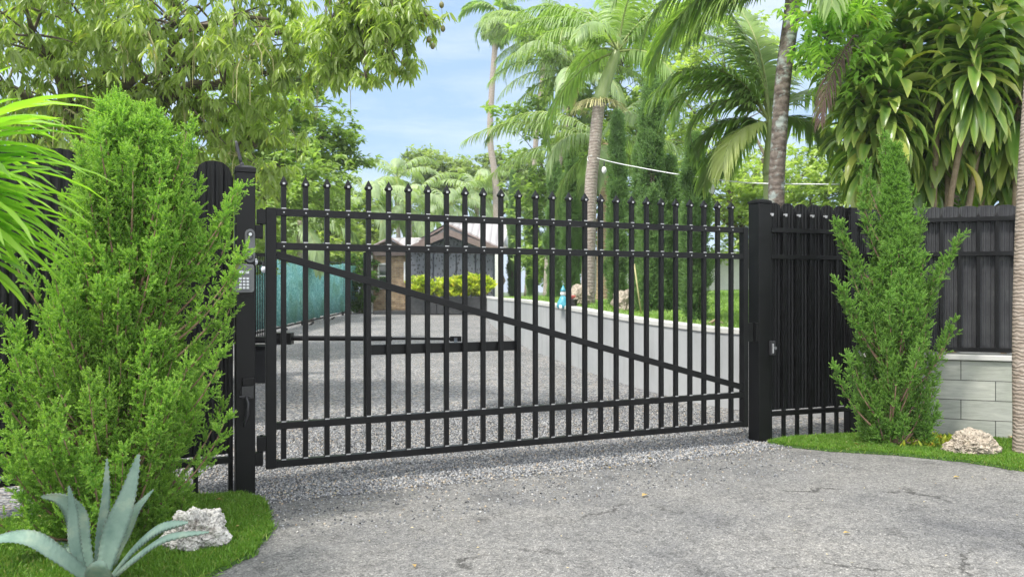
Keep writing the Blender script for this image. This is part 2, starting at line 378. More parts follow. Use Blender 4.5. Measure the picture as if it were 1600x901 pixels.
M['palmpink'] = bark('tan_palm_trunk', (.24, .19, .15), (.40, .34, .29), 9)
M['shaft'] = simple('green_crownshaft', (.20, .28, .09), (.36, .42, .18), 7, .4, stretch=(1, 1, .3))
M['shafttan'] = simple('tan_crownshaft', (.36, .26, .13), (.5, .38, .2), 7, .5, stretch=(1, 1, .3))
M['cane'] = simple('tan_cane', (.22, .16, .10), (.36, .28, .18), 22, .8, bd=.006)
M['rachis'] = simple('frond_rachis', (.20, .26, .07), (.34, .38, .13), 10, .5)
M['fruit'] = simple('green_mango', (.09, .12, .03), (.20, .17, .05), 25, .4)
M['flower'] = simple('palm_flower_stalk', (.40, .38, .16), (.55, .5, .25), 20, .7)

# ------------------------------------------------------------------ ground
def poly_obj(name, pts, z, mat, depth=0, **kw):
    mb = MB(); n = len(pts); P = [(p[0], p[1], z) for p in pts]
    area = sum(pts[i][0] * pts[(i + 1) % n][1] - pts[(i + 1) % n][0] * pts[i][1] for i in range(n))
    if area < 0: P = P[::-1]
    mb.add(P, [tuple(range(n))])
    if depth:
        b = [(x, y, z - depth) for x, y, _ in P]
        mb.add(P + b, [(i, i + n, (i + 1) % n + n, (i + 1) % n) for i in range(n)])
    return build(mb, name, mat, **kw)
def edge_noise(pts, step=.06, amp=.03, seed=0, closed=False):
    out = []; n = len(pts)
    for i in range(n if closed else n - 1):
        a = np.array(pts[i][:2], float); b = np.array(pts[(i + 1) % n][:2], float); L = np.linalg.norm(b - a); k = max(1, int(L / step))
        nn = np.array([-(b - a)[1], (b - a)[0]]) / (L + 1e-9)
        for j in range(k):
            p = a + (b - a) * j / k
            q = mnoise.noise(Vector((p[0] * 2.1, p[1] * 2.1, seed))) + .7 * mnoise.noise(Vector((p[0] * 9, p[1] * 9, seed + 5))) + .5 * mnoise.noise(Vector((p[0] * 31, p[1] * 31, seed)))
            out.append(p + nn * q * amp)
    if not closed: out.append(np.array(pts[-1][:2], float))
    return out
mb = MB(); ys = [-60, -10, 0, 5, 9, 14, 20, 27, 34, 60, 120, 900]; xs = [-500, -60, -20, 0, 20, 60, 500]
V = [(x, y, gz(y) - .05) for y in ys for x in xs]
mb.add(V, [(j * 7 + i, j * 7 + i + 1, (j + 1) * 7 + i + 1, (j + 1) * 7 + i) for j in range(len(ys) - 1) for i in range(6)])
build(mb, 'ground', M['earth'], kind='structure')
GU = np.array([4.40, 1.93]); GU /= np.linalg.norm(GU); GN = np.array([GU[1], -GU[0]])  # along gate, toward camera
LP = np.array([-1.976, 5.65]); RP = np.array([2.463, 7.62])
poly_obj('driveway', [(-9, -8), (12, -8), (12, 7.5), (2.9, 9.0), (-2.3, 6.8), (-9, 4.0)], 0.0, M['asphalt'], kind='structure')
e0 = [LP + GN * .20 - GU * 2.0, LP + GN * .24 + GU * .1, LP + GN * .33 + GU * .9, LP + GN * .27 + GU * 1.7, LP + GN * .32 + GU * 2.6, LP + GN * .22 + GU * 3.6, LP + GN * .17 + GU * 4.6, LP + GN * .10 + GU * 7]
edge = edge_noise(e0, .03, .05, 3)
poly_obj('gravel', edge + [np.array([9, 9.0]), np.array([-12, 9.0]), np.array([-12, 4])], .004, M['gravel'], kind='structure')
mb = MB(); yy = [9.0, 14, 20, 27, 34, 36]
mb.add([(x, y, gz(y) + .004) for y in yy for x in (-12, -4, 2, 9)], [(j * 4 + i, j * 4 + i + 1, (j + 1) * 4 + i + 1, (j + 1) * 4 + i) for j in range(5) for i in range(3)])
build(mb, 'gravel_driveway', M['gravel'], kind='structure')

def inside(P, poly):
    x, y = P[:, 0], P[:, 1]; r = np.zeros(len(P), bool); n = len(poly)
    for i in range(n):
        x1, y1 = poly[i][:2]; x2, y2 = poly[(i + 1) % n][:2]
        c = ((y1 > y) != (y2 > y)) & (x < (x2 - x1) * (y - y1) / (y2 - y1 + 1e-12) + x1); r ^= c
    return r
# loose stones on the near gravel and scattered past its edge
ic = np.array([(0, 0, 1), (.9, 0, .3), (.2, .85, .35), (-.75, .5, .3), (-.7, -.6, .25), (.3, -.9, .3), (.6, .55, -.5), (-.4, .7, -.5), (-.8, -.2, -.5), (-.1, -.8, -.5), (.7, -.4, -.5)])
STN = (ic, [(0, 1, 2), (0, 2, 3), (0, 3, 4), (0, 4, 5), (0, 5, 1), (1, 6, 2), (2, 6, 7), (2, 7, 3), (3, 7, 8), (3, 8, 4), (4, 8, 9), (4, 9, 5), (5, 9, 10), (5, 10, 1), (1, 10, 6)])
n = 95000
s_ = RNG.random(n) * 6.2 - .7; d_ = .36 - RNG.random(n) ** 1.25 * 3.6
P = LP[None] + GU[None] * s_[:, None] + GN[None] * d_[:, None]
lim = .30 + .05 * np.sin(s_ * 2.1)
keep = (d_ < lim - .02) | (RNG.random(n) < .18)
P = P[keep]; n = len(P)
c = Cloud(); sc = .0045 + .0065 * RNG.random(n) ** 1.5
zz = np.where(P[:, 1] > 9, .0228 * (P[:, 1] - 9), 0)
dd = rdir(n)
c.inst(STN, np.c_[P, zz + .004 + sc * .35], dd, rdir(n), sc, RNG.random(n))
n = 2600; s_ = RNG.random(n) * 5 - .2; d_ = .28 + RNG.random(n) ** 2.2 * .9
P = LP[None] + GU[None] * s_[:, None] + GN[None] * d_[:, None]; sc = .004 + .006 * RNG.random(n)
c.inst(STN, np.c_[P, sc * .4], rdir(n), rdir(n), sc, RNG.random(n))
c.build('gravel_stones', M['stone'], kind='stuff')

# turf patches
TL = [(-1.98, 5.60), (-1.74, 5.42), (-1.66, 5.18), (-1.47, 4.72), (-1.455, 4.31), (-1.58, 4.06), (-1.62, 3.6), (-2.0, 3.2), (-5, 2.8), (-5, 4.1), (-3.4, 4.85), (-2.3, 5.52)]
TR = [(2.50, 7.52), (2.66, 7.32), (3.0, 7.13), (3.5, 6.98), (3.94, 6.72), (4.25, 6.34), (4.55, 5.9), (7, 5.2), (7.2, 7.0), (5.2, 7.55), (3.7, 8.0), (2.7, 7.68)]
BL = (np.array([(-.12, 0, 0), (.12, 0, 0), (.09, .55, .06), (-.09, .55, .06), (0, 1, .3)]), [(0, 1, 2, 3), (3, 2, 4)])
def turf(poly, name, dens, seed, label=None):
    e = edge_noise(poly, .03, .032, seed, True)
    poly_obj(name + '_base', e, .022, M['turfbase'], .02, kind='structure')
    A = np.array(e); lo = A.min(0); hi = A.max(0); n = int((hi - lo).prod() * dens)
    P = lo + RNG.random((n, 2)) * (hi - lo)
    vis = (np.abs(P[:, 0]) < P[:, 1] * .92) & (P[:, 1] > 3.1)
    P = P[inside(P, e) & vis]; n = len(P)
    D = np.c_[RNG.normal(size=(n, 2)) * .45, np.ones(n)]
    c = Cloud(); c.inst(BL, np.c_[P, np.full(n, .02)], D, rdir(n), .018 + .018 * RNG.random(n), RNG.random(n), width=.9)
    P = P[RNG.random(len(P)) < .05]; n = len(P); c.inst(BL, np.c_[P, np.full(n, .02)], np.c_[RNG.normal(size=(n, 2)) * .7, np.ones(n)], rdir(n), .035 + .025 * RNG.random(n), RNG.random(n), width=.55)
    E = np.array(edge_noise(poly, .006, .034, seed, True)); E = E + RNG.normal(size=E.shape) * .012; n = len(E)
    c.inst(BL, np.c_[E, np.full(n, .004)], np.c_[RNG.normal(size=(n, 2)) * .9, np.ones(n)], rdir(n), .025 + .025 * RNG.random(n), RNG.random(n), width=.7)
    c.build(name + '_grass', M['turf'], kind='stuff')
turf(TL, 'left_turf', 42000, 2); turf(TR, 'right_turf', 30000, 9)

# ------------------------------------------------------------------ retaining wall and lawn
WP = [(-1.15, 34.5, 1.28), (-.72, 26, 1.29), (.26, 18.1, 1.29), (1.01, 14.6, 1.21), (1.62, 12.15, 1.12), (2.18, 10.6, 1.06), (2.85, 9.55, 1.02), (4.4, 8.95, 1.0), (9, 8.7, 1.0), (25, 8.6, 1.0)]
def smooth_poly(pts, k=4):
    P = np.array(pts, float); out = []
    for i in range(len(P) - 1):
        p0, p1, p2, p3 = P[max(i - 1, 0)], P[i], P[i + 1], P[min(i + 2, len(P) - 1)]
        for j in range(k):
            t = j / k; out.append(.5 * ((2 * p1) + (-p0 + p2) * t + (2 * p0 - 5 * p1 + 4 * p2 - p3) * t * t + (-p0 + 3 * p1 - 3 * p2 + p3) * t ** 3))
    out.append(P[-1]); return np.array(out)
WS = smooth_poly(WP)
def wall_strip(mb, off0, off1, z0f, z1f, mi=0):
    T = np.gradient(WS[:, :2], axis=0); T /= np.linalg.norm(T, axis=1, keepdims=True); Nn = np.c_[-T[:, 1], T[:, 0]]  # to lawn side
    n = len(WS); V = []
    for i in range(n):
        for o, zf in ((off0, z0f), (off1, z0f), (off1, z1f), (off0, z1f)):
            p = WS[i, :2] + Nn[i] * o; V.append((p[0], p[1], zf(i)))
    F = [(i * 4 + a, i * 4 + (a + 1) % 4, (i + 1) * 4 + (a + 1) % 4, (i + 1) * 4 + a) for i in range(n - 1) for a in range(4)]
    mb.add(V, F + [(0, 1, 2, 3), tuple((n - 1) * 4 + a for a in (3, 2, 1, 0))], mi)
def stucco(name, a, b):
    m, t, out = nt(name); v = coords(t); f = tex(t, v, 1.3, 7, .7); g = tex(t, v, 90, 3); k = tex(t, coords(t, (2, 2, .25)), 3, 5)
    c = ramp(t, [(.3, a), (.65, b)], f).outputs[0]
    c = mix(t, 1, c, ramp(t, [(.32, (.88, .875, .86)), (.5, (1, 1, 1))], k).outputs[0], 'MULTIPLY')
    bsdf(t, out, c, .85, .2, 0, g, .003, .5); return m
M['stucco'] = stucco('pale_grey_stucco', (.34, .35, .355), (.41, .415, .415))
M['cap'] = stucco('white_wall_cap', (.46, .46, .43), (.58, .57, .54))
rw = thing('retaining_wall', 'long curving pale grey wall edging the gravel drive below the lawn', 'wall', (.26, 18.1, gz(18.1)))
mb = MB(); wall_strip(mb, 0, .2, lambda i: gz(WS[i, 1]) - .1, lambda i: WS[i, 2] - .07); build(mb, 'wall_body', M['stucco'], rw)
mb = MB(); wall_strip(mb, -.02, .24, lambda i: WS[i, 2] - .068, lambda i: WS[i, 2]); build(mb, 'coping', M['cap'], rw, bevel=.008)
FINE = smooth_poly(WP, 12)
def lawn_z(x, y):
    d = np.hypot(FINE[:, 0] - x, FINE[:, 1] - y); i = int(np.argmin(d)); dd = max(0, d[i] - .2)
    return FINE[i, 2] - .05 + .032 * min(dd, 24) + .02 * mnoise.noise(Vector((x * .6, y * .6, 0))) * min(1, dd)
def lawn_pt(px, py):
    for Y in np.arange(9.2, 45, .05):
        p = W(px, py, Y)
        if p[2] <= lawn_z(p[0], Y): return np.array([p[0], Y, lawn_z(p[0], Y)])
    return W(px, py, 30)
T = np.gradient(WS[:, :2], axis=0); T /= np.linalg.norm(T, axis=1, keepdims=True); Nn = np.c_[-T[:, 1], T[:, 0]]
mb = MB(); off = [.2, .6, 1.2, 2, 3.2, 5, 8, 12, 18, 26, 60]; n = len(WS); V = []
for i in range(n):
    t_ = i / (n - 1); tgt = np.array([.95, .45]) * (1 - t_) + np.array([.0, 1]) * t_; tgt /= np.linalg.norm(tgt)
    for o in off:
        k = min(1, o / 5); dr = Nn[i] * (1 - k) + tgt * k; p = WS[i, :2] + Nn[i] * min(o, .3) + dr * max(0, o - .3)
        V.append((p[0], p[1], lawn_z(p[0], p[1]) - .0))
k = len(off); mb.add(V, [(i * k + j, (i + 1) * k + j, (i + 1) * k + j + 1, i * k + j + 1) for i in range(n - 1) for j in range(k - 1)])
build(mb, 'lawn', M['lawn'], kind='structure', smooth=True)
n = 70000; P = np.c_[RNG.random(n) * 9.5 - .3, 9.3 + RNG.random(n) ** 1.3 * 17]
px_ = 800 + P[:, 0] / P[:, 1] * FPX; P = P[(px_ > 790) & (px_ < 1180)]
TT = np.array([[p[0], p[1], lawn_z(p[0], p[1]), np.min(np.hypot(FINE[:, 0] - p[0], FINE[:, 1] - p[1]))] for p in P])
inl = np.array([np.interp(y, FINE[::-1, 1][:], FINE[::-1, 0][:]) for y in P[:, 1]]) + .28
TT = TT[(P[:, 0] > inl)]; n = len(TT)
c = Cloud(); c.inst(BL, TT[:, :3] - [0, 0, .01], np.c_[RNG.normal(size=(n, 2)) * .5, np.ones(n)], rdir(n), .05 + .04 * RNG.random(n), RNG.random(n), width=2.0)
c.build('lawn_grass_blades', M['grass'], kind='stuff')

# ------------------------------------------------------------------ swing gate
GA = np.array([-1.845, 5.75]); GB = np.array([2.300, 7.54]); GL = np.linalg.norm(GB - GA); gu = (GB - GA) / GL; gn = np.array([gu[1], -gu[0]])
def GF(s, d, z): return (GA[0] + gu[0] * s + gn[0] * d, GA[1] + gu[1] * s + gn[1] * d, z)   # d>0 toward the camera
gate = thing('swing_gate', 'wide black metal swing gate of spear-topped pickets with a long diagonal brace', 'gate', GF(0, 0, .17))
for nm, s0, s1 in (('stile', 0, .075), ('stile', GL - .06, GL)):
    mb = MB(); mb.box((s0, -.035, .165), (s1, .035, 2.115), fr=GF); build(mb, nm, M['black'], gate, bevel=.004)
pk = [438, 474, 508, 543, 574, 607, 638, 669, 698, 728, 757, 785, 812, 838, 864, 890, 915, 940, 964, 987, 1011, 1034, 1055, 1077, 1097, 1119, 1139]
def s_of_px(px):  # where the sight line of that picket meets the gate's plane
    k = (px - 800) / FPX; return (k * GA[1] - GA[0]) / (gu[0] - k * gu[1])
sp = np.array([s_of_px(p) for p in pk]); fit = np.polyfit(np.arange(27), sp, 1); sp = np.polyval(fit, np.arange(27))
for nm, z in (('rail', 2.085), ('rail', 1.83), ('rail', .48), ('rail', .195)):
    mb = MB(); mb.box((.073, -.028, z - .026), (GL - .058, .028, z + .026), fr=GF)
    build(mb, nm, M['black'], gate, bevel=.003)
mb = MB(); br_a = (.075, 1.765); br_b = (GL - .06, .555)
mb.bar(GF(br_a[0], .0, br_a[1]), GF(br_b[0], .0, br_b[1]), .05, .055); build(mb, 'brace', M['black'], gate, bevel=.003)
s0 = sp[0]
mb = MB(); mb.box((s0 - .019, -.019, .20), (s0 + .019, .019, 2.285), fr=GF); p0 = build(mb, 'picket', M['black'], gate, bevel=.003)
mb = MB()
prof = [(.019, .0), (.027, .012), (.027, .02), (.024, .028), (.0015, .078)]
V = []
for r, z in prof:
    for sx, sy in ((-1, 1), (1, 1), (1, -1), (-1, -1)): V.append(GF(s0 + sx * r, sy * r, 2.285 + z))
F = [(i * 4 + j, i * 4 + (j + 1) % 4, (i + 1) * 4 + (j + 1) % 4, (i + 1) * 4 + j) for i in range(4) for j in range(4)] + [(16, 17, 18, 19)]
mb.add(V, F); f0 = build(mb, 'finial', M['black'], p0)
brs = []
for z in (2.085, 1.83, .48, .195):
    mb = MB(); mb.box((s0 - .017, -.024, z + .026), (s0 + .017, .024, z + .034), fr=GF); brs.append(build(mb, 'bracket', M['rivet'], p0))
for z in (2.085, 1.83):
    mb = MB(); mb.box((s0 - .005, .026, z - .006), (s0 + .005, .031, z + .004), fr=GF); brs.append(build(mb, 'rivet', M['rivet'], p0))
mb = MB(); mb.box((s0 - .009, .0245, 2.285 + .008), (s0 + .009, .0285, 2.285 + .024), fr=GF); r1 = build(mb, 'tip_glint', M['rivet'], p0)  # pale plate drawn in place of the sky's reflection on the tip
for s in sp[1:]:
    dl = np.array([gu[0] * (s - s0), gu[1] * (s - s0), 0])
    c_ = copy_child(p0, gate, dl)
    for q in [f0, r1] + brs: copy_child(q, c_, (0, 0, 0))
# mounting plate for the opener and hinges
sa, sb = s_of_px(575), s_of_px(812)
mb = MB(); mb.box((sa, -.062, .985), (sb, -.030, 1.065), fr=GF); build(mb, 'mounting_plate', M['black'], gate, bevel=.003)
for s in (sa, sb):
    mb = MB(); mb.box((s - .022, -.07, .50), (s + .022, -.0285, 1.80), fr=GF); build(mb, 'mounting_post', M['black'], gate, bevel=.003)
for z in (1.99, .30):
    h = MB(); h.box((-.062, -.035, z + .0), (.0, .035, z + .11), fr=GF); hg = build(h, 'hinge', M['black'], gate, bevel=.004)
    h = MB(); h.box((-.085, -.032, z - .105), (-.022, .032, z - .008), fr=GF); h.tube([GF(-.03, 0, z - .11), GF(-.03, 0, z + .12)], .012, 10)
    build(h, 'hinge_barrel', M['black'], hg, bevel=.003)
h = MB(); h.box((GL + .0, -.04, 1.0), (GL + .055, .035, 1.18), fr=GF); build(h, 'latch', M['black'], gate, bevel=.003)

# ------------------------------------------------------------------ gate posts
def frame2(o, u):
    u = np.array(u, float); u /= np.linalg.norm(u); n_ = np.array([u[1], -u[0]])
    return lambda s, d, z: (o[0] + u[0] * s + n_[0] * d, o[1] + u[1] * s + n_[1] * d, z)
LPo = LP + gn * .0; fl = frame2((-1.976 + .0, 5.68), gu); fr_ = frame2((2.470, 7.66), gu)
post = thing('gate_post', 'black square steel post with keypad, carrying the hinges at the left end of the gate', 'post', fl(0, 0, 0))
mb = MB(); mb.box((-.070, -.076, -.02), (.068, .076, 2.36), fr=fl); build(mb, 'column', M['black'], post, bevel=.006)
mb = MB(); mb.box((-.075, -.081, 2.36), (.073, .081, 2.395), fr=fl); mb.box((-.075, -.081, 2.395), (.073, .081, 2.415), fr=fl, taper=.55); build(mb, 'cap', M['black'], post, bevel=.003)
post2 = thing('gate_post', 'black square steel post taking the latch at the right end of the gate', 'post', fr_(0, 0, 0))
mb = MB(); mb.box((-.076, -.076, -.02), (.076, .076, 2.36), fr=fr_); build(mb, 'column', M['black'], post2, bevel=.006)
mb = MB(); mb.box((-.083, -.083, 2.36), (.083, .083, 2.385), fr=fr_); mb.box((-.083, -.083, 2.385), (.083, .083, 2.405), fr=fr_, taper=.55); build(mb, 'cap', M['black'], post2, bevel=.003)
mb = MB(); mb.box((-.105, .02, 1.0), (-.0765, .07, 1.18), fr=fr_); mb.box((-.115, .03, .99), (-.106, .06, 1.19), fr=fr_)
build(mb, 'catch_plate', M['rivet' if False else 'black'], post2, bevel=.002)
# antenna
fx = fl(-.02, -.0, 2.41)
an = thing('antenna', 'short black rubber aerial leaning on top of the left gate post', 'antenna', fx)
mb = MB(); mb.lathe(fx, [(.016, 0), (.016, .02), (.012, .03)], 12); build(mb, 'base', M['darkplastic'], an)
a0 = np.array(fx); a1 = a0 + np.array([-.045, 0, .19]); mb = MB()
mb.tube([a0 + (a1 - a0) * t for t in (0.08, .3, .5, .7, .9, 1)], [.013, .0125, .012, .012, .011, .009], 10); build(mb, 'rod', M['darkplastic'], an, smooth=True)
# door bell
db = thing('doorbell', 'slim black oval doorbell with two round eyes on the post above the keypad', 'doorbell', fl(.035, .077, 1.72))
mb = MB(); prof = []
def capsule(fr, s, d0, d1, z0, z1, hw, n=8):
    P = []
    for a in np.linspace(0, math.pi, n): P.append((s + hw * math.cos(a), z1 - hw + hw * math.sin(a)))
    for a in np.linspace(math.pi, 2 * math.pi, n): P.append((s + hw * math.cos(a), z0 + hw + hw * math.sin(a)))
    k = len(P); V = [fr(x, d0, z) for x, z in P] + [fr(s + (x - s) * .88, d1, z) for x, z in P]
    return V, [tuple(range(k, 2 * k))] + [(i, (i + 1) % k, (i + 1) % k + k, i + k) for i in range(k)]
V, F = capsule(fl, .03, .0765, .105, 1.700, 1.945, .036); mb.add(V, F); build(mb, 'housing', M['plastic'], db)
for z in (1.905, 1.742):
    V, F = capsule(fl, .03, .104, .112, z - .024, z + .024, .0239); mb = MB(); mb.add(V, F)
    e = build(mb, 'lens' if z > 1.8 else 'button', M['darkplastic'], db)
    V, F = capsule(fl, .03, .111, .116, z - .012, z + .012, .0119); mb = MB(); mb.add(V, F); build(mb, 'lens_ring', M['keys'] if z > 1.8 else M['plastic'], e)
# keypad
kp = thing('keypad', 'grey entry keypad with pale display strip and twelve keys on the left gate post', 'keypad', fl(-.01, .077, 1.49))
mb = MB()
def rrect(fr, s0, s1, z0, z1, d0, d1, r=.02, ins=.0):
    P = []
    for cx, cz, a0 in ((s1 - r, z1 - r, 0), (s0 + r, z1 - r, 90), (s0 + r, z0 + r, 180), (s1 - r, z0 + r, 270)):
        for a in (0, 30, 60, 90): P.append((cx + r * math.cos(R(a0 + a)), cz + r * math.sin(R(a0 + a))))
    k = len(P); cx, cz = (s0 + s1) / 2, (z0 + z1) / 2; q = 1 - ins
    V = [fr(x, d0, z) for x, z in P] + [fr(cx + (x - cx) * q, d1, cz + (z - cz) * q) for x, z in P]
    return V, [tuple(range(k, 2 * k))] + [(i, (i + 1) % k, (i + 1) % k + k, i + k) for i in range(k)]
V, F = rrect(fl, -.088, .060, 1.475, 1.690, .0765, .125, .022, .06); mb.add(V, F); build(mb, 'case', M['plastic'], kp, bevel=.003)
mb = MB(); mb.box((-.058, .124, 1.618), (.020, .128, 1.638), fr=fl); build(mb, 'display', M['keys'], kp)
key0 = None
for i in range(4):
    for j in range(3):
        if key0 is None:
            mb = MB(); mb.box((-.048, .124, 1.575), (-.030, .130, 1.590), fr=fl); key0 = build(mb, 'key', M['keys'], kp, bevel=.0015)
        else: copy_child(key0, kp, np.array(fl(j * .025, 0, 0)) - np.array(fl(0, 0, 0)) + np.array([0, 0, -i * .0225]))
# box latch and strap below
bl = thing('padlock', 'black box latch with a strap handle hanging from it, low on the left gate post', 'latch', fl(.02, .077, .55))
mb = MB(); mb.box((-.025, .0765, .80), (.060, .100, .86), fr=fl); build(mb, 'cover', M['black'], bl, bevel=.006)
mb = MB(); mb.box((-.03, .0765, .71), (.055, .10, .80), fr=fl); mb.tube([fl(-.045, .105, .725), fl(.03, .105, .725)], .008, 8); build(mb, 'bolt', M['darkplastic'], bl, bevel=.002)
mb = MB(); mb.tube([fl(.0, .11, .73), fl(.012, .13, .68), fl(.008, .13, .60), fl(-.012, .12, .535), fl(-.016, .115, .51)], [.010, .013, .012, .012, .006], 8); build(mb, 'strap', M['darkplastic'], bl, smooth=True)
# lock unit on right post
ms = thing('gate_lock', 'small black lock box with a silver lever on the face of the right gate post', 'lock', fr_(.07, .077, .9))
mb = MB(); mb.box((.045, .0765, .86), (.105, .115, 1.00), fr=fr_); build(mb, 'lock_case', M['darkplastic'], ms, bevel=.006)
mb = MB(); mb.box((.058, .115, .88), (.072, .124, .975), fr=fr_); build(mb, 'lever', M['rivet'], ms, bevel=.003)
mb = MB(); mb.tube([fr_(.09, .114, .93), fr_(.09, .128, .93)], .016, 12); build(mb, 'cylinder', M['plastic'], ms)
# gate opener ram
A = np.array(W(440, 528, 6.35)); B = np.array(W(712, 529, 6.75)); Mi = A + (B - A) * .62
op = thing('gate_opener', 'thin black telescopic opener arm running behind the gate to its mounting plate', 'gate opener', A)
mb = MB(); mb.tube([A, Mi], .021, 12); build(mb, 'tube_housing', M['black'], op)
mb = MB(); mb.tube([Mi - (B - A) * .02, B], .012, 10); build(mb, 'ram', M['black'], op)
mb = MB(); mb.bar(A + [-.45, -.25, .0], A + [.02, 0, 0], .05, .035); mb.box(A + [-.06, -.05, -.05], A + [.09, .05, .045]); build(mb, 'motor_bracket', M['black'], op, bevel=.004)
mb = MB(); mb.bar(B + [-.05, 0, 0], B + [.05, 0, 0], .035, .045); mb.bar(B, GF(s_of_px(716), -.06, 1.02), .03, .03); build(mb, 'end_bracket', M['black'], op, bevel=.003)

# ------------------------------------------------------------------ board fences
def board_fence(name, label, A2, B2, z0, ztop, pitch, matb, tips, rails, arch=.06, base=True, stub=.1, end_post=False, clip=False, zg=0):
    A2 = np.array(A2, float); B2 = np.array(B2, float); L = np.linalg.norm(B2 - A2); f = frame2(A2, B2 - A2)
    th = thing(name, label, 'fence', f(0, 0, zg)); n = int(round(L / pitch)); pitch = L / n
    # a board: ribbed sheet with arched top
    mb = MB(); C = 17; hw = pitch * .496; V = []
    for side in (0, 1):
        for i in range(C):
            x = (i / (C - 1)) * 2 - 1; rb = .005 * (1 if (i // 2) % 2 else -1) + .004 * (1 - abs(x))
            zt = ztop - arch * (1 - math.sqrt(max(0, 1 - abs(x) ** 2.1)))
            d = -.012 + rb - side * .004
            V += [f(pitch / 2 + x * hw, d, z0), f(pitch / 2 + x * hw, d, zt)]
    F = []
    for i in range(C - 1):
        a = i * 2; b = C * 2 + i * 2
        F += [(a, a + 2, a + 3, a + 1), (b, b + 1, b + 3, b + 2), (a + 1, a + 3, b + 3, b + 1), (a, b, b + 2, a + 2)]
    e = (C - 1) * 2; F += [(0, 1, C * 2 + 1, C * 2), (e, C * 2 + e, C * 2 + e + 1, e + 1)]
    mb.add(V, F); b0 = build(mb, 'board', matb, th)
    mb = MB(); pz = ztop - (.11 if tips else .05)
    mb.box((-.016, .012, zg + (.0 if stub else z0 - zg)), (.016, .044, pz), fr=f); mb.box((-.016, .012, pz), (.016, .044, pz + .035), fr=f, taper=.1)
    q0 = build(mb, 'picket', M['black'], th, bevel=.002)
    cl0 = None
    if clip:
        mb = MB(); mb.box((-.02, .045, pz - .022), (.022, .062, pz - .006), fr=f); mb.box((-.008, .06, pz - .034), (.010, .072, pz - .012), fr=f)
        cl0 = build(mb, 'light_clip', M['rivet'], th)
    u = (B2 - A2) / L
    for i in range(n + 1):
        dl = np.array([u[0], u[1], 0]) * pitch * i
        if 0 < i < n: copy_child(b0, th, dl)
        if 0 < i: copy_child(q0, th, dl); 
        if cl0 and 0 < i < n - 1: copy_child(cl0, th, dl)
    for z in rails:
        mb = MB(); mb.box((0.0, -.006, z - .022), (L, .054, z + .022), fr=f)
        for i in range(n + 1): mb.box((pitch * i - .004, .054, z - .006), (pitch * i + .004, .058, z + .002), fr=f)
        build(mb, 'rail', M['black'], th, bevel=.003)
    if end_post:
        mb = MB(); mb.box((L + .0, -.05, zg), (L + .09, .05, ztop - .02), fr=f); build(mb, 'end_post', M['black'], th, bevel=.004)
    return th, f
board_fence('board_fence', 'black ribbed board fence with scalloped top between the right gate post and the shrub', (2.56, 7.68), (3.50, 8.02), .30, 2.38, .167, M['blackboard'], True, (2.10, 1.835, .27), end_post=True, clip=True)
board_fence('board_fence', 'charcoal ribbed board fence standing on the tiled block wall at the right edge', (3.64, 8.18), (7.2, 6.92), .90, 2.36, .163, M['greyboard'], True, (2.22, 1.87, .90), arch=.02, stub=0, zg=.85)
board_fence('board_fence', 'black ribbed board fence behind the big bright conifer left of the gate', (-2.07, 5.66), (-5.2, 3.85), .30, 2.44, .24, M['blackboard'], True, (2.10, 1.83, .25), arch=.09)

# tiled wall
m, t, out = nt('grey_wood_grain_tile')
v = coords(t); bk = N(t, 'ShaderNodeTexBrick'); bk.offset = .5; bk.offset_frequency = 2
bk.inputs['Scale'].default_value = 1; bk.inputs['Brick Width'].default_value = .61; bk.inputs['Row Height'].default_value = .198; bk.inputs['Mortar Size'].default_value = .004
bk.inputs['Color1'].default_value = (.33, .34, .31, 1); bk.inputs['Color2'].default_value = (.42, .425, .385, 1); bk.inputs['Mortar'].default_value = (.06, .06, .055, 1)
UVn = N(t, 'ShaderNodeUVMap'); t.links.new(UVn.outputs[0], bk.inputs['Vector'])
mp2 = N(t, 'ShaderNodeMapping'); mp2.inputs['Scale'].default_value = (1.2, 9, 1); t.links.new(UVn.outputs[0], mp2.inputs[0])
gr_ = tex(t, mp2.outputs[0], 3, 6, .6, 1.2)
c = mix(t, 1, bk.outputs['Color'], ramp(t, [(.3, (.80, .81, .80)), (.7, (1.15, 1.14, 1.12))], gr_).outputs[0], 'MULTIPLY')
st = tex(t, v, 2.0, 5); c = mix(t, 1, c, ramp(t, [(.35, (.8, .83, .78)), (.6, (1.05, 1.05, 1.05))], st).outputs[0], 'MULTIPLY')
bsdf(t, out, c, .55, .4, 0, bk.outputs['Fac'], -.004, .6); M['tile'] = m
fw = frame2((3.62, 8.12), (3.56, -1.26))
tw = thing('block_wall', 'low wall faced in grey wood-grain tiles under the charcoal fence at the right', 'wall', fw(0, 0, 0))
mb = MB(); mb.box((0, -.2, -.05), (3.8, .0, .795), fr=fw); o = build(mb, 'tiled_face', M['tile'], tw)
uv = o.data.uv_layers.new(name='UVMap')
for lp in o.data.loops:
    p = np.array(o.data.vertices[lp.vertex_index].co) + ROOT[o.name]
    s = (p[0] - 3.62) * .943 + (p[1] - 8.12) * -.334; d = (p[0] - 3.62) * -.334 + (p[1] - 8.12) * -.943
    uv.data[lp.index].uv = (s + d + .23, p[2] + .003)
mb = MB(); mb.box((-.03, -.24, .797), (3.84, .035, .85), fr=fw); build(mb, 'coping', M['cap'], tw, bevel=.006)
# bent downpipe post by shrub
st_ = thing('garden_stake', 'thin pale stake standing upright beside the trunk of the right conifer', 'stake', W(1409, 680, 7.55))
mb = MB(); mb.tube([W(1409, 684, 7.55), W(1409, 620, 7.6)], .012, 8); build(mb, 'rod', M['rivet'], st_)

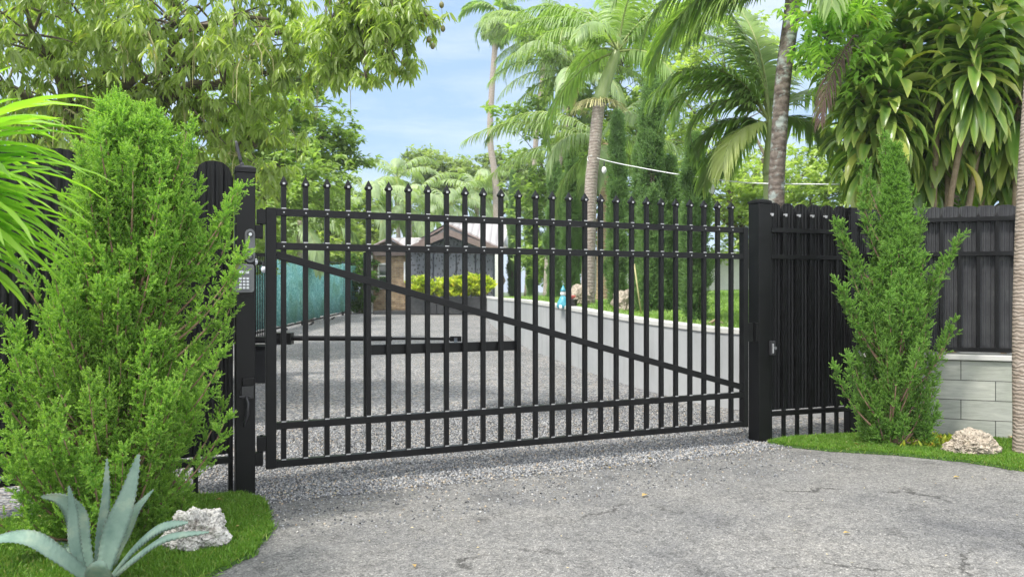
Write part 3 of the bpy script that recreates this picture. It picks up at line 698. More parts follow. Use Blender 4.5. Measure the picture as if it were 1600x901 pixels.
# ------------------------------------------------------------------ coral rocks
def rock(name, label, c, size, seed, sub=5, mk='coral'):
    import bmesh
    bm = bmesh.new(); bmesh.ops.create_icosphere(bm, subdivisions=sub, radius=1)
    for v in bm.verts:
        p = v.co.copy(); n1 = mnoise.fractal(p * 1.3 + Vector((seed, 0, 0)), 1.0, 2.1, 4)
        cell = mnoise.voronoi(p * 4.2 + Vector((seed, 3, 1)))[0]; pit = min(cell[0] / .33, 1)
        cell2 = mnoise.voronoi(p * 9.5 + Vector((seed, 1, 7)))[0]; pit2 = min(cell2[0] / .35, 1)
        r = 1 + .34 * n1 + .10 * abs(mnoise.noise(p * 3.1 + Vector((seed, 0, 4)))) - .16 * (1 - pit) + .05 * mnoise.noise(p * 9) - .15 * (1 - pit2) ** .7 + .05 * mnoise.noise(p * 22) - .07 * max(0, mnoise.noise(p * 16 + Vector((9, 9, 9)))) ** .5
        q = p * r; q.z = max(q.z, -.72); v.co = Vector((q.x * size[0], q.y * size[1], q.z * size[2]))
    me = bpy.data.meshes.new(name); bm.to_mesh(me); bm.free(); o = finish(name, me, M[mk], None, (c[0], c[1], c[2] + size[2] * .70), False, label, 'rock', None, None, 0)
    ROOT[o.name] = np.array(o.location); return o
def coral(name, k):
    m, t, out = nt(name); v = coords(t); f = tex(t, v, 15, 9, .8); g = tex(t, v, 5, 5); h = tex(t, v, 42, 6, .7)
    c = ramp(t, [(.32, tuple(.18 * x for x in k)), (.44, tuple(.55 * x for x in k)), (.56, tuple(.85 * x for x in k)), (.8, k)], f).outputs[0]
    c = mix(t, 1, c, ramp(t, [(.35, (.35, .33, .3)), (.48, (1, 1, 1))], h).outputs[0], 'MULTIPLY')
    c = mix(t, ramp(t, [(.55, (0, 0, 0)), (.75, (.4, .4, .4))], g).outputs[0], c, (.36, .27, .19))
    bsdf(t, out, c, .9, .15, 0, h, .010, 1.0); return m
M['coral'] = coral('coral_rock', (.60, .52, .42)); M['coralwhite'] = coral('white_coral_rock', (.72, .70, .66))
g_ = G(290, 868); rock('coral_rock', 'pitted whitish coral rock on the turf beside the agave', g_ + [0, .12, -.015], (.175, .15, .15), 2.3, 6, 'coralwhite')
g_ = G(1527, 716); rock('coral_rock', 'pitted tan coral rock on the turf in front of the tiled wall', g_ + [.03, .14, -.02], (.20, .15, .14), 8.1, 6)

# ------------------------------------------------------------------ conifers
def shrub(name, label, base, height, prof, mat, nb, seed, plume=.075, spikes=(), sprig=.13, stems=5, lean=(0, 0), pmul=1.0, tpl=None, bk='barkred'):
    """prof: list of (h fraction, radius, xoff)"""
    rng = np.random.default_rng(seed); th = thing(name, label, 'shrub', base); c = Cloud(); wood = MB()
    hs = [p[0] for p in prof]; rs = [p[1] for p in prof]; xo = [p[2] for p in prof]; base = np.array(base, float)
    T_, tp = tpl or (PL, PLT)
    def env(h): return np.interp(h, hs, rs), np.interp(h, hs, xo)
    P = []; D = []; S = []; VR = []
    tips = []
    for i in range(nb):
        h = rng.random() ** .85; r, x = env(h); a = rng.random() * 2 * math.pi; rr = r * (.30 + .72 * rng.random() ** .6) * (1 + .75 * mnoise.noise(Vector((math.cos(a) * 1.6, math.sin(a) * 1.6, h * 5.5 + seed))))
        tips.append(((x + rr * math.cos(a), rr * math.sin(a), h * height), rr))
    for s in spikes: tips.append((tuple(s), .35))
    for (tx, ty, tz), rr in tips:
        tip = np.array([tx, ty, tz]); hz = max(.02, (tz - .55 * rr - .15 * height * .3) / height); x0 = env(hz)[1]
        L0 = min(.55, .25 + rr); st = np.array([x0 + (tx - x0) * .35, ty * .35, max(.03, tz - L0)])
        ctrl = np.array([tx * .85 + x0 * .15, ty * .85, tz - L0 * .55])
        K = 9; ts = np.linspace(0, 1, K); cv = [(1 - t_) ** 2 * st + 2 * t_ * (1 - t_) * ctrl + t_ * t_ * tip for t_ in ts]
        wood.tube([base + q for q in cv], [.0085 * (1.2 - t_) for t_ in ts], 4, cap=False)
        cvar = rng.random()
        for k in range(K):
            t_ = ts[k]
            if t_ < .2: continue
            tang = cv[min(k + 1, K - 1)] - cv[max(k - 1, 0)]; tang = tang / np.linalg.norm(tang)
            for _ in range(max(1, int(round(2.4 * pmul)))):
                dd = rng.normal(size=3); dd -= tang * (dd @ tang) * .8; dd /= np.linalg.norm(dd)
                sd = tang * .85 + dd * .62 + np.array([0, 0, .25]); sd /= np.linalg.norm(sd); sl_ = sprig * (1.25 - .75 * t_) * (.6 + .7 * rng.random())
                for j in range(4):
                    f_ = (j + .6) / 4; o_ = cv[k] + sd * sl_ * f_
                    for _ in range(2):
                        e_ = rng.normal(size=3); e_ /= np.linalg.norm(e_)
                        P.append(o_ + base); D.append(sd * .8 + e_ * (1.0 if j < 3 else .45) + np.array([0, 0, .25])); S.append(plume * (.7 + .6 * rng.random()) * (1.1 - .3 * f_)); VR.append(cvar)
            P.append(cv[k] + base); D.append(tang + .3 * rng.normal(size=3)); S.append(plume); VR.append(cvar)
    P = np.array(P); D = np.array(D); S = np.array(S)
    var = np.clip(.55 * np.array(VR) + .45 * rng.random(len(P)), 0, 1)
    c.inst(T_, P, D, rdir(len(P), rng), S, var, tp)
    c.build('foliage', mat, th)
    mb = wood
    for i in range(stems):
        a = rng.random() * 6.28; h1 = .6 + .35 * rng.random(); r, x = env(h1)
        e_ = base + [x + r * .35 * math.cos(a), r * .35 * math.sin(a), h1 * height]; s0 = base + [env(.02)[1] + .03 * math.cos(a), .03 * math.sin(a), -.03]
        mid = (s0 + e_) / 2 + [.03 * math.cos(a), .03 * math.sin(a), -.1]
        mb.tube([s0, (s0 + mid) / 2 + .01 * rng.normal(size=3), mid, (mid + e_) / 2 + .01 * rng.normal(size=3), e_], [.026, .022, .016, .01, .004], 6)
    build(mb, 'stems', M[bk], th, smooth=True); return th
def rel(px, py, Z, base): return tuple(W(px, py, Z) - np.array(base))
bs = (-2.38, 4.72, .02)
pf = [(0, .18, 0), (.06, .46, -.05), (.16, .57, -.08), (.34, .57, -.08), (.50, .41, -.06), (.62, .34, -.01), (.76, .34, .03), (.88, .32, .06), (.95, .24, .05), (1, .08, -.04)]
spk = [rel(372, 300, 4.75, bs), rel(365, 305, 4.7, bs), rel(355, 330, 4.7, bs), rel(378, 395, 4.6, bs), rel(374, 410, 4.6, bs), rel(350, 660, 4.6, bs), rel(345, 560, 4.6, bs),
       rel(20, 400, 4.6, bs), rel(8, 490, 4.6, bs), rel(355, 375, 4.7, bs), rel(366, 440, 4.6, bs), rel(340, 350, 4.75, bs), rel(360, 480, 4.65, bs), rel(352, 520, 4.65, bs),
       rel(186, 158, 4.7, bs), rel(192, 175, 4.7, bs), rel(250, 185, 4.7, bs), rel(228, 178, 4.7, bs), rel(292, 205, 4.7, bs), rel(298, 235, 4.7, bs), rel(150, 200, 4.7, bs), rel(130, 240, 4.7, bs), rel(110, 330, 4.7, bs)]
shrub('conifer_shrub', 'big bright green feathery conifer in front of the left fence', bs, 2.58, pf, M['cyp'], 540, 5, .058, spk, .15, 9)
br = (3.66, 7.38, .02)
pf = [(0, .10, 0), (.05, .26, -.02), (.12, .28, -.05), (.25, .30, .0), (.38, .40, .03), (.48, .38, .02), (.56, .27, .0), (.68, .17, .03), (.80, .11, .04), (.90, .06, .02), (1, .02, .0)]
spk = [rel(1306, 352, 7.3, br), rel(1315, 358, 7.3, br), rel(1322, 380, 7.3, br), rel(1500, 372, 7.3, br), rel(1488, 390, 7.3, br), rel(1475, 410, 7.3, br), rel(1460, 435, 7.3, br), rel(1490, 505, 7.25, br), rel(1484, 520, 7.25, br),
       rel(1310, 445, 7.2, br), rel(1318, 455, 7.2, br), rel(1305, 575, 7.2, br), rel(1463, 640, 7.2, br), rel(1460, 655, 7.2, br), rel(1382, 215, 7.4, br), rel(1400, 235, 7.4, br), rel(1352, 262, 7.4, br), rel(1425, 300, 7.4, br), rel(1440, 335, 7.4, br), rel(1345, 300, 7.4, br), rel(1432, 365, 7.4, br), rel(1340, 405, 7.3, br), rel(1330, 420, 7.3, br), rel(1350, 330, 7.4, br), rel(1322, 470, 7.2, br), rel(1335, 480, 7.2, br), rel(1325, 560, 7.2, br), rel(1450, 540, 7.25, br)]
shrub('conifer_shrub', 'slimmer loose green conifer in front of the right fence', br, 2.82, pf, M['cyp2'], 300, 8, .062, spk, .14, 4)
ci = 0
cyl = [(802, 268, 462, 11, 'farthest and palest columnar cypress on the lawn, next to the house'), (832, 262, 464, 13, 'columnar cypress on the lawn left of the two leaning palm trunks'),
       (893, 205, 468, 15, 'columnar cypress between the two leaning palm trunks'), (965, 180, 478, 16, 'narrow cypress just right of the crownshaft palm'),
       (1018, 118, 488, 24, 'tallest columnar cypress on the lawn'), (1085, 215, 502, 24, 'dark cypress nearest the wall, right of the tallest one'), (1000, 230, 482, 14, 'small cypress tucked against the left side of the tallest one'), (866, 240, 466, 12, 'slim cypress just right of the tan-crownshaft palm trunk'), (1048, 250, 486, 14, 'narrow cypress between the tallest cypress and the dark one by the wall')]
for px, ty, by, hw, lab in cyl:
    b = lawn_pt(px, by); Z = b[1]; h = CAM_H - (ty - HZ) / FPX * Z - b[2]; r = hw / FPX * Z
    pf = [(0, r * .3, 0), (.06, r * .8, 0), (.3, r, 0), (.6, r * .9, 0), (.85, r * .6, 0), (1, r * .15, 0)]
    shrub('cypress_tree', lab, b, h, pf, M['cyp3'], int(60 * h), 20 + ci, .11, (), .12, 3, pmul=.8, tpl=(PL2, PLT2), bk='bark'); ci += 1

# ------------------------------------------------------------------ agave
M['agave'] = None
m, t, out = nt('blue_grey_agave'); v = coords(t); f = tex(t, v, 7, 5); a = N(t, 'ShaderNodeAttribute'); a.attribute_name = 'var'
c = ramp(t, [(.3, (.13, .21, .17)), (.55, (.22, .31, .25)), (.75, (.38, .44, .32))], f).outputs[0]
c = mix(t, ramp(t, [(.8, (0, 0, 0)), (1, (1, 1, 1))], a.outputs['Fac']).outputs[0], c, (.20, .15, .10))
sc_ = tex(t, v, 26, 6, .75); c = mix(t, ramp(t, [(.64, (0, 0, 0)), (.74, (.5, .5, .5))], sc_).outputs[0], c, (.42, .42, .33))
bsdf(t, out, c, .62, .25, 0, tex(t, v, 50, 3), .003, .6); M['agave'] = m
ab = G(158, 908); ab[2] = .02
ag = thing('agave', 'blue-grey agave with long toothed leaves at the bottom left corner', 'plant', ab)
def agave_leaf(pts, wmax, side, seed, th=.014):
    P = smooth_poly(pts, 26 if len(pts) < 5 else 20); n = len(P); c = Cloud(); V = []; F = []; var = []
    side = np.array(side, float)
    for i in range(n):
        t_ = i / (n - 1); d = P[min(i + 1, n - 1)] - P[max(i - 1, 0)]; d /= np.linalg.norm(d)
        s = side - d * (side @ d); s /= np.linalg.norm(s); nn = np.cross(s, d)
        w = wmax * (0.55 + .45 * min(1, t_ / .35)) if t_ < .4 else wmax * (1 - ((t_ - .4) / .6) ** 1.7)
        w = max(w, .0015); cup = .28 * w
        if 1 < i < n - 3 and i % 3 == 0: w += .007
        for u, h in ((-1, cup), (-.55, cup * .25), (0, 0), (.55, cup * .25), (1, cup)): V.append(P[i] + s * u * w + nn * h)
        tk = th * (1 - .8 * t_) * min(1, w / .02)
        for u, h in ((.55, cup * .25), (0, 0), (-.55, cup * .25)): V.append(P[i] + s * u * w + nn * (h - tk))
        e = 1.0 if t_ > .965 else .1; tv = .95 if i % 3 == 0 else .86; var += [max(e, tv), e, e, e, max(e, tv), e, e, e]
    k = 8
    for i in range(n - 1):
        for j in range(k): F.append((i * k + j, i * k + (j + 1) % k, (i + 1) * k + (j + 1) % k, (i + 1) * k + j))
    F.append(tuple(range(k)))
    c.raw(V, F, np.array(var, np.float32)); c.build('leaf', M['agave'], ag, smooth=True)
Z0 = ab[1]
def AP(px, py, dz): return W(px, py, Z0 + dz)
for pts, w, sd in [
    ([AP(140, 905, -.05), AP(90, 868, -.2), AP(45, 843, -.28), AP(-5, 845, -.35), AP(-40, 868, -.4)], .052, (0, 1, .3)),
    ([AP(140, 900, .02), AP(127, 840, .02), AP(118, 800, .0), AP(95, 778, -.05), AP(62, 775, -.1)], .052, (.8, .2, .6)),
    ([AP(132, 905, -.05), AP(115, 850, -.10), AP(112, 800, -.12), AP(107, 757, -.16)], .034, (.35, 1, 0)),
    ([AP(152, 900, .05), AP(156, 840, .10), AP(164, 775, .12), AP(167, 713, .12)], .034, (.4, 1, 0)),
    ([AP(160, 905, .02), AP(178, 835, .05), AP(200, 775, .06), AP(218, 706, .08)], .056, (1, .1, .3)),
    ([AP(168, 900, .12), AP(190, 845, .18), AP(212, 800, .2), AP(241, 763, .24)], .050, (.9, -.2, .5)),
    ([AP(172, 905, -.02), AP(215, 850, -.02), AP(252, 822, -.02), AP(296, 815, .02)], .050, (.2, .8, .5)),
    ([AP(172, 908, -.08), AP(215, 868, -.12), AP(262, 838, -.14), AP(330, 830, -.12)], .048, (.2, .9, .3)),
    ([AP(158, 925, -.05), AP(158, 900, -.15), AP(157, 885, -.2), AP(160, 874, -.2)], .066, (1, 0, 0)),
    ([AP(150, 905, .1), AP(120, 870, .25), AP(80, 850, .4), AP(50, 845, .5)], .045, (.3, 1, .3)),
    ([AP(165, 905, .1), AP(195, 880, .3), AP(230, 860, .45)], .045, (.5, -.6, .3))]:
    agave_leaf(pts, w, sd, 1)

# ------------------------------------------------------------------ broadleaf trees from crown masses
def limb_path(a, b, rng, sag=.12, k=5):
    a = np.array(a, float); b = np.array(b, float); L = np.linalg.norm(b - a)
    pts = [a + (b - a) * i / k + (rng.normal(size=3) * L * .035 if 0 < i < k else 0) + np.array([0, 0, math.sin(math.pi * i / k) * L * sag]) for i in range(k + 1)]
    return pts
def tree(name, label, base, fork, blobs, mat, leaf, whorls, per, droop=.5, seed=1, T_=LEAF, trunk_r=.14, bark='bark', width=1.0, clump=.25, group=None, shell=.5, cat='tree', fruits=(), stalks=0, via=()):
    rng = np.random.default_rng(seed); base = np.array(base, float); fork = np.array(fork, float)
    th = thing(name, label, cat, base, group); wood = MB(); c = Cloud()
    if via: tp_ = smooth_poly([base - [0, 0, .1], *via, fork], 6); wood.tube(tp_, np.linspace(trunk_r * 2.2, trunk_r * .8, len(tp_)), 10)
    else: wood.tube(limb_path(base - [0, 0, .1], fork, rng, 0, 6), np.linspace(trunk_r * 1.25, trunk_r * .8, 7), 10)
    vol = np.array([b[3] ** 2 for b in blobs]); tot = vol.sum(); P = []
    for (px, py, Z, r), v_ in zip(blobs, vol):
        cen = W(px, py, Z); k = max(3, int(whorls * v_ / tot)); lp = limb_path(fork, cen, rng)
        wood.tube(lp, np.linspace(trunk_r * .55, .015, len(lp)), 7, cap=False)
        nc = max(4, int(k / 14)); cc = rdir(nc, rng) * (r * rng.random(nc)[:, None] ** shell) * [1, 1, .8] + cen
        for q in cc:
            tw = limb_path(lp[rng.integers(3, len(lp))], q, rng, .05, 3); wood.tube(tw, np.linspace(.018, .004, 4), 4, cap=False)
            m_ = int(k / nc); P.append(q + rng.normal(size=(m_, 3)) * clump * min(r, 1.2) * [1, 1, .75])
    P = np.concatenate(P); n = len(P)
    Dm = np.repeat(rdir(n, rng) * [1, 1, .5], per, 0); Pm = np.repeat(P, per, 0)
    az = rng.random(n * per) * 6.28
    D = np.c_[np.cos(az), np.sin(az), rng.normal(size=n * per) * .45 - droop] + Dm * .5
    up = np.c_[rng.normal(size=(n * per, 2)) * .35, np.ones(n * per)]
    var = np.clip(np.repeat(rng.random(n), per) * .6 + rng.random(n * per) * .4, 0, 1)
    c.inst(T_, Pm + rng.normal(size=Pm.shape) * leaf * .12, D, up, leaf * (.6 + .6 * rng.random(n * per)), var, width=width)
    if stalks:
        for k in range(stalks):
            q = P[rng.integers(len(P))]; a = rng.random() * 6.28; mb = MB()
            for _ in range(3):
                L = .25 + .3 * rng.random(); dx = np.array([math.cos(a), math.sin(a), 0]) * (.5 + .4 * rng.random()); a += rng.normal() * .8
                mb.tube([q, q + dx * L * .4 + [0, 0, .05], q + dx * L * .75 - [0, 0, L * .3], q + dx * L * .8 - [0, 0, L]], [.007, .006, .005, .003], 4, cap=False)
            c.raw(np.array(mb.v), mb.f, .5, 1)
    build(wood, 'trunk', M[bark], th, smooth=True)
    c.build('crown', [mat, M['flower']], th)
    for px, py, Z in fruits:
        mb = MB(); q = W(px, py, Z); mb.tube([q + [-.08, 0, .45], q + [-.02, 0, .3], q + [.0, 0, .06]], .003, 5); mb.ico(q, .026, 1, (1, 1, 1.35)); build(mb, 'fruit', [M['rachis'], M['fruit']], th, smooth=True)
    return th
mango = [(40, 10, 8.5, 1.1), (180, 0, 9, 1.2), (310, 10, 9, 1.1), (420, 30, 9, .85), (90, 130, 9.5, 1.1), (230, 120, 9.5, 1.1), (350, 130, 9.3, .95), (440, 110, 9.5, .75), (20, 230, 9.5, 1.1),
         (150, 240, 9.6, 1.0), (290, 240, 9.6, 1.0), (400, 230, 10, .75), (-90, 100, 9, 1.3), (370, 320, 10.5, .6), (470, 45, 9, .6)]
fr = [(692, 45, 7.9), (670, 62, 7.9), (676, 72, 7.9), (630, 98, 7.9), (690, 8, 7.9), (574, 108, 8)]
tree('mango_tree', 'large mango tree of long drooping leaves filling the top left', (-6.2, 10.8, 0), (-5.6, 10.2, 3.2), mango, M['mango'], .165, 2250, 11, 1.35, 31, LEAFN, .2, clump=.23, fruits=fr, stalks=90)
mango2 = [(540, -30, 8.2, .35), (600, 5, 8, .36), (565, 25, 8.1, .22), (640, 12, 7.9, .33), (560, 60, 8.2, .16), (590, 70, 8.1, .20), (615, 95, 8, .19), (572, 122, 8.1, .14), (548, 100, 8.3, .24), (600, 100, 8.0, .16), (635, 62, 8.0, .12), (520, 60, 8.4, .35), (665, 25, 7.9, .22), (530, 115, 8.4, .12)]
tree('mango_tree', 'mango bough reaching over the gate into blue sky, small fruit hanging from it', (-6.9, 7.0, 0), W(450, -300, 8.2), mango2, M['mango'], .15, 400, 11, 1.2, 33, LEAFN, .06, clump=.42, via=(W(-320, 0, 7.2), W(-150, -330, 7.6), W(200, -360, 8.0)))
ficus = [(470, 165, 17, 1.0), (515, 205, 17.5, .75), (545, 250, 18, .5), (430, 260, 16, 1.3), (500, 265, 18, .9), (400, 190, 16, 1.2), (545, 205, 18, .32), (480, 120, 17, .6), (350, 330, 15, 1.5), (420, 350, 17, 1.1), (520, 310, 19, .7)]
tree('ficus_tree', 'pale airy fig tree rising behind the left gate post against the sky', (-6.9, 17.5, .2), (-6.2, 17.5, 3.0), ficus, M['ficus'], .17, 2600, 8, .15, 35, LEAF2, .2, 'barkgrey' if False else 'bark', clump=.2)
far = [
 ('spreading flat-topped tree far behind the house in the middle of the sky gap', 52, (700, 330), [(660, 252, 52, 1.2), (640, 258, 52, .9), (685, 262, 52, 1.5), (700, 285, 52, 1.8), (665, 300, 52, 1.8), (725, 275, 52, 1.1)], 1500, .34, M['farleaf']),
 ('round tree far behind the house just left of the thin palm trunk', 50, (780, 340), [(760, 268, 50, 1.5), (790, 262, 50, 1.4), (740, 290, 50, 1.6), (815, 280, 50, 2.0), (770, 305, 50, 2), (830, 310, 50, 2.2)], 1700, .34, M['farleaf']),
 ('bushy trees far left beyond the green screens', 36, (520, 420), [(430, 400, 34, 2.0), (480, 395, 34, 1.7), (530, 395, 36, 1.6), (560, 420, 36, 1.4), (510, 350, 36, 1.8), (450, 340, 34, 1.6), (580, 375, 38, 1.3), (560, 345, 38, 1.5), (395, 370, 33, 1.8)], 2600, .32, M['brightleaf']),
 ('light green tree filling behind the palms right of the house', 27, (900, 430), [(850, 300, 27, 1.9), (900, 220, 27, 2.2), (960, 300, 27, 2.2), (1010, 220, 27, 2.2), (900, 380, 27, 2.0), (850, 395, 27, 1.3), (830, 190, 27, 1.4), (960, 140, 27, 1.8), (1000, 60, 26, 2), (880, 60, 26, 1.8), (1040, 350, 27, 2.2)], 3000, .26, M['ficus']),
 ('sunlit tree behind the white garden building at the right of the lawn', 24, (1180, 430), [(1100, 300, 24, 1.8), (1170, 290, 24, 1.8), (1240, 280, 23, 1.8), (1310, 285, 22, 1.7), (1150, 340, 24, 1.6), (1230, 340, 23, 1.6), (1090, 220, 24, 1.4), (1280, 240, 22, 1.2), (1330, 340, 22, 1.6), (1100, 60, 24, 1.6), (1180, 110, 24, 1.5), (1060, 140, 24, 1.5)], 3400, .19, M['brightleaf']),
 ('low hedge tree closing the view left of the brick wing', 33, (566, 470), [(566, 440, 33, .8), (572, 465, 33, .6), (560, 470, 33, .5), (572, 410, 34, .7)], 500, .2, M['darkleaf'])]
for i, (lab, Z, fk, bl_, wh, lf, mt) in enumerate(far):
    bx = W(fk[0], fk[1], Z); tree('leafy_tree', lab, (bx[0], Z, gz(Z)), bx, bl_, mt, lf, wh, 8, .1, 50 + i, LEAF2, .16, 'bark', clump=.24, group='trees beyond the garden')
back = [(1360, 60, 12, 1.1), (1460, 20, 12, 1.1), (1560, 60, 12, 1.1), (1400, 170, 12, 1.0), (1500, 180, 12, 1.1), (1600, 170, 12, 1.1), (1450, 270, 12, .9), (1550, 275, 12, .9), (1640, 270, 12, 1), (1370, 270, 12.3, .6)]
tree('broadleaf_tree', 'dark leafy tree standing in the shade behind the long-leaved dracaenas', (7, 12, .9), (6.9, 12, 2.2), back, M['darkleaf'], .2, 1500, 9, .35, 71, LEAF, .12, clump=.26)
umb = [(1300, 30, 8.4, .30), (1270, 75, 8.4, .22), (1320, 85, 8.4, .26), (1345, 40, 8.5, .25), (1290, 110, 8.4, .16), (1265, 20, 8.4, .22), (1350, 5, 8.5, .3)]
tree('umbrella_tree', 'light green tree of small hanging palmate leaves right of the grey palm trunk', W(1372, 680, 8.9) * [1, 1, 0], W(1366, 40, 8.8), umb, M['umbrella'], .15, 230, 7, .55, 72, LEAF, .035, 'barkgrey', clump=.40, width=.95)

# ------------------------------------------------------------------ palms
def frond_cloud(o, az, el, L, droop, seed, leaflet=.45, n=60, hang=.5, w=.022, curl=1.4):
    rng = np.random.default_rng(seed); K = 16; pts = [np.array(o, float)]; e = el; d2 = np.array([math.cos(az), math.sin(az)])
    sw = rng.normal() * .25
    for i in range(K):
        t_ = (i + 1) / K; e = el - droop * t_ ** curl; a = az + sw * t_
        pts.append(pts[-1] + L / K * np.array([math.cos(a) * math.cos(e), math.sin(a) * math.cos(e), math.sin(e)]))
    pts = np.array(pts); c = Cloud()
    mb = MB(); mb.tube(pts, np.linspace(.022 * L / 2.2, .004, K + 1), 5, cap=False)
    c.raw(np.array(mb.v), mb.f, .5, 1)
    ss = np.linspace(.14, .99, n); idx = ss * K; i0 = np.clip(idx.astype(int), 0, K - 1); fr2 = (idx - i0)[:, None]
    P = pts[i0] * (1 - fr2) + pts[i0 + 1] * fr2; Tn = pts[i0 + 1] - pts[i0]; Tn /= np.linalg.norm(Tn, axis=1, keepdims=True)
    S = np.cross(Tn, [0, 0, 1]); S /= (np.linalg.norm(S, axis=1, keepdims=True) + 1e-6); U = np.cross(S, Tn)
    for sg in (-1, 1):
        ll = leaflet * np.sin(np.clip(ss * 2.6 + .35, 0, math.pi)) ** .6 * (.85 + .3 * rng.random(n)); ll = np.maximum(ll, leaflet * .3)
        d0 = S * sg * (1.0 - .45 * ss[:, None]) + Tn * (.45 + .5 * ss[:, None]) + U * .15 + rng.normal(size=(n, 3)) * .07
        d0 /= np.linalg.norm(d0, axis=1, keepdims=True); g = np.array([0, 0, -1.0])
        q = [P]; dd = d0.copy(); seg = ll[:, None] / 4
        dirs = []
        for k in range(4):
            dd = dd + g * hang * (.30 + .32 * k) ; dd /= np.linalg.norm(dd, axis=1, keepdims=True); dirs.append(dd.copy()); q.append(q[-1] + dd * seg)
        V = []
        ws = [w * .5, w, w * .9, w * .6, .001]
        wd = np.cross(dirs[0], U); wd /= (np.linalg.norm(wd, axis=1, keepdims=True) + 1e-6)
        A_ = np.stack([q[k] + wd * ws[k] for k in range(5)], 1); B_ = np.stack([q[k] - wd * ws[k] for k in range(5)], 1)
        VV = np.concatenate([A_, B_], 1).reshape(-1, 3); b = np.arange(n) * 10
        F = [tuple(x) for k in range(4) for x in np.stack([b + k, b + k + 1, b + 5 + k + 1, b + 5 + k], 1)]
        c.raw(VV, F, np.repeat(np.clip(rng.random() * .5 + rng.random(n) * .5, 0, 1).astype(np.float32), 10), 0)
    return c
def palm(label, base, path, r0, r1, fronds, mats, seed, leaflet=.5, shaft=None, nleaf=64, hang=.5, w=.022, group='palms on the lawn', name='palm_tree', flower=None):
    base = np.array(base, float); th = thing(name, label, 'palm', base, group)
    P = smooth_poly([base - [0, 0, .05]] + list(path), 8); n = len(P)
    mb = MB(); k = n if not shaft else int(n * shaft[0])
    rr = np.linspace(r0, r1, n) * (1 + .25 * np.exp(-np.arange(n) / 2.5)); mb.tube(P[:k], rr[:k], 14); build(mb, 'trunk', mats[1], th, smooth=True)
    if shaft:
        mb = MB(); m_ = n - k + 1; t_ = np.linspace(0, 1, m_); mb.tube(P[k - 1:], r1 * (1.25 - .75 * t_ ** 1.2), 14); build(mb, 'crownshaft', shaft[1], th, smooth=True)
    top = P[-1]
    for i, f in enumerate(fronds):
        az, el, L, dr = f[:4]; mt = f[4] if len(f) > 4 else mats[0]
        c = frond_cloud(top + [0, 0, -.02 * (i % 4)], R(az), R(el), L, R(dr), seed * 100 + i, leaflet * (f[5] if len(f) > 5 else 1), nleaf, hang, w)
        c.build('frond', [mt, M['rachis']], th)
    if flower:
        rng = np.random.default_rng(seed); mb = MB(); q = P[k - 1]
        for i in range(60):
            a = rng.random() * 6.28; L = .35 + .3 * rng.random(); d = np.array([math.cos(a), math.sin(a), .1])
            mb.tube([q, q + d * L * .5 + [0, 0, .0], q + d * L * .8 + [0, 0, -.15 * L], q + d * L + [0, 0, -.5 * L]], .008, 3, cap=False)
        build(mb, 'flower_stalks', M['flower'], th)
    return th
def ring(n, L, seed, e0=75, e1=-5, dr=(70, 120)):
    rng = np.random.default_rng(seed); return [((i * 137.5 + rng.random() * 20) % 360, e0 + (e1 - e0) * (i / (n - 1)) + rng.normal() * 6, L * (.85 + .3 * rng.random()), dr[0] + (dr[1] - dr[0]) * rng.random()) for i in range(n)]
b = lawn_pt(918, 476); Z = b[1]
palm('ringed palm with a pale green crownshaft leaning right, the rope tied round its trunk', b, [W(923, 300, Z), W(928, 245, Z), W(937, 160, Z), W(957, 100, Z), W(966, 78, Z)], .13, .12,
     ring(11, 2.5, 3) + [(180, 60, 2.6, 95), (20, 55, 2.6, 90), (200, 35, 2.4, 100), (100, 80, 2.2, 60), (80, 82, 2.2, 40)], (M['palm'], M['palmpale']), 3, .6, (.62, M['shaft']), flower=True, w=.018, hang=.75)
b = lawn_pt(856, 464); Z = b[1]
palm('leaning palm with tan crownshaft and pale flower sprays, left of the roped palm', b, [W(862, 330, Z), W(874, 245, Z), W(888, 185, Z), W(902, 130, Z), W(906, 115, Z)], .15, .11,
     ring(12, 3.2, 4) + [(185, 30, 3.4, 80), (178, 15, 3.2, 75), (190, 50, 3.4, 110), (5, 30, 2.8, 90)], (M['palm2'], M['palmpale']), 4, .75, (.66, M['shafttan']), flower=True, w=.020, hang=.8)
b = lawn_pt(824, 462); Z = b[1]
palm('palm with long grey-green fronds sweeping left into the sky', b, [W(832, 300, Z), W(840, 190, Z), W(850, 100, Z), W(853, 62, Z)], .13, .10,
     ring(12, 3.4, 5) + [(180, 28, 3.0, 50), (172, 34, 2.6, 70), (188, 60, 3.4, 90), (184, 5, 2.6, 60), (176, 45, 3.2, 100)], (M['palm2'], M['palmpale']), 5, .85, (.88, M['shaft']), w=.021, hang=.8)
b = W(776, 470, 44); b[2] = .6
palm('thin tall palm trunk rising alone into the sky beside the roof', b, [W(775, 300, 44), W(766, 220, 44), W(768, 150, 44), W(773, 80, 44), W(779, 18, 44)], .2, .15,
     ring(15, 2.3, 6, 60, -60), (M['palm'], M['palmpale']), 6, .9, w=.06, nleaf=30)
b = lawn_pt(941, 470); Z = b[1]
palm('short palm with an orange-brown trunk close behind the crownshaft palm', b, [W(941, 380, Z), W(944, 300, Z), W(948, 225, Z)], .13, .11,
     ring(10, 2.0, 7, 70, -20) + [(180, 30, 3.5, 62), (176, 12, 3.0, 60), (186, 45, 3.2, 95)], (M['palm2'], M['palmwarm']), 7, .6, w=.018, hang=.8)
bF = np.array([W(1200, 500, 9.9)[0], 9.9, 1.0])
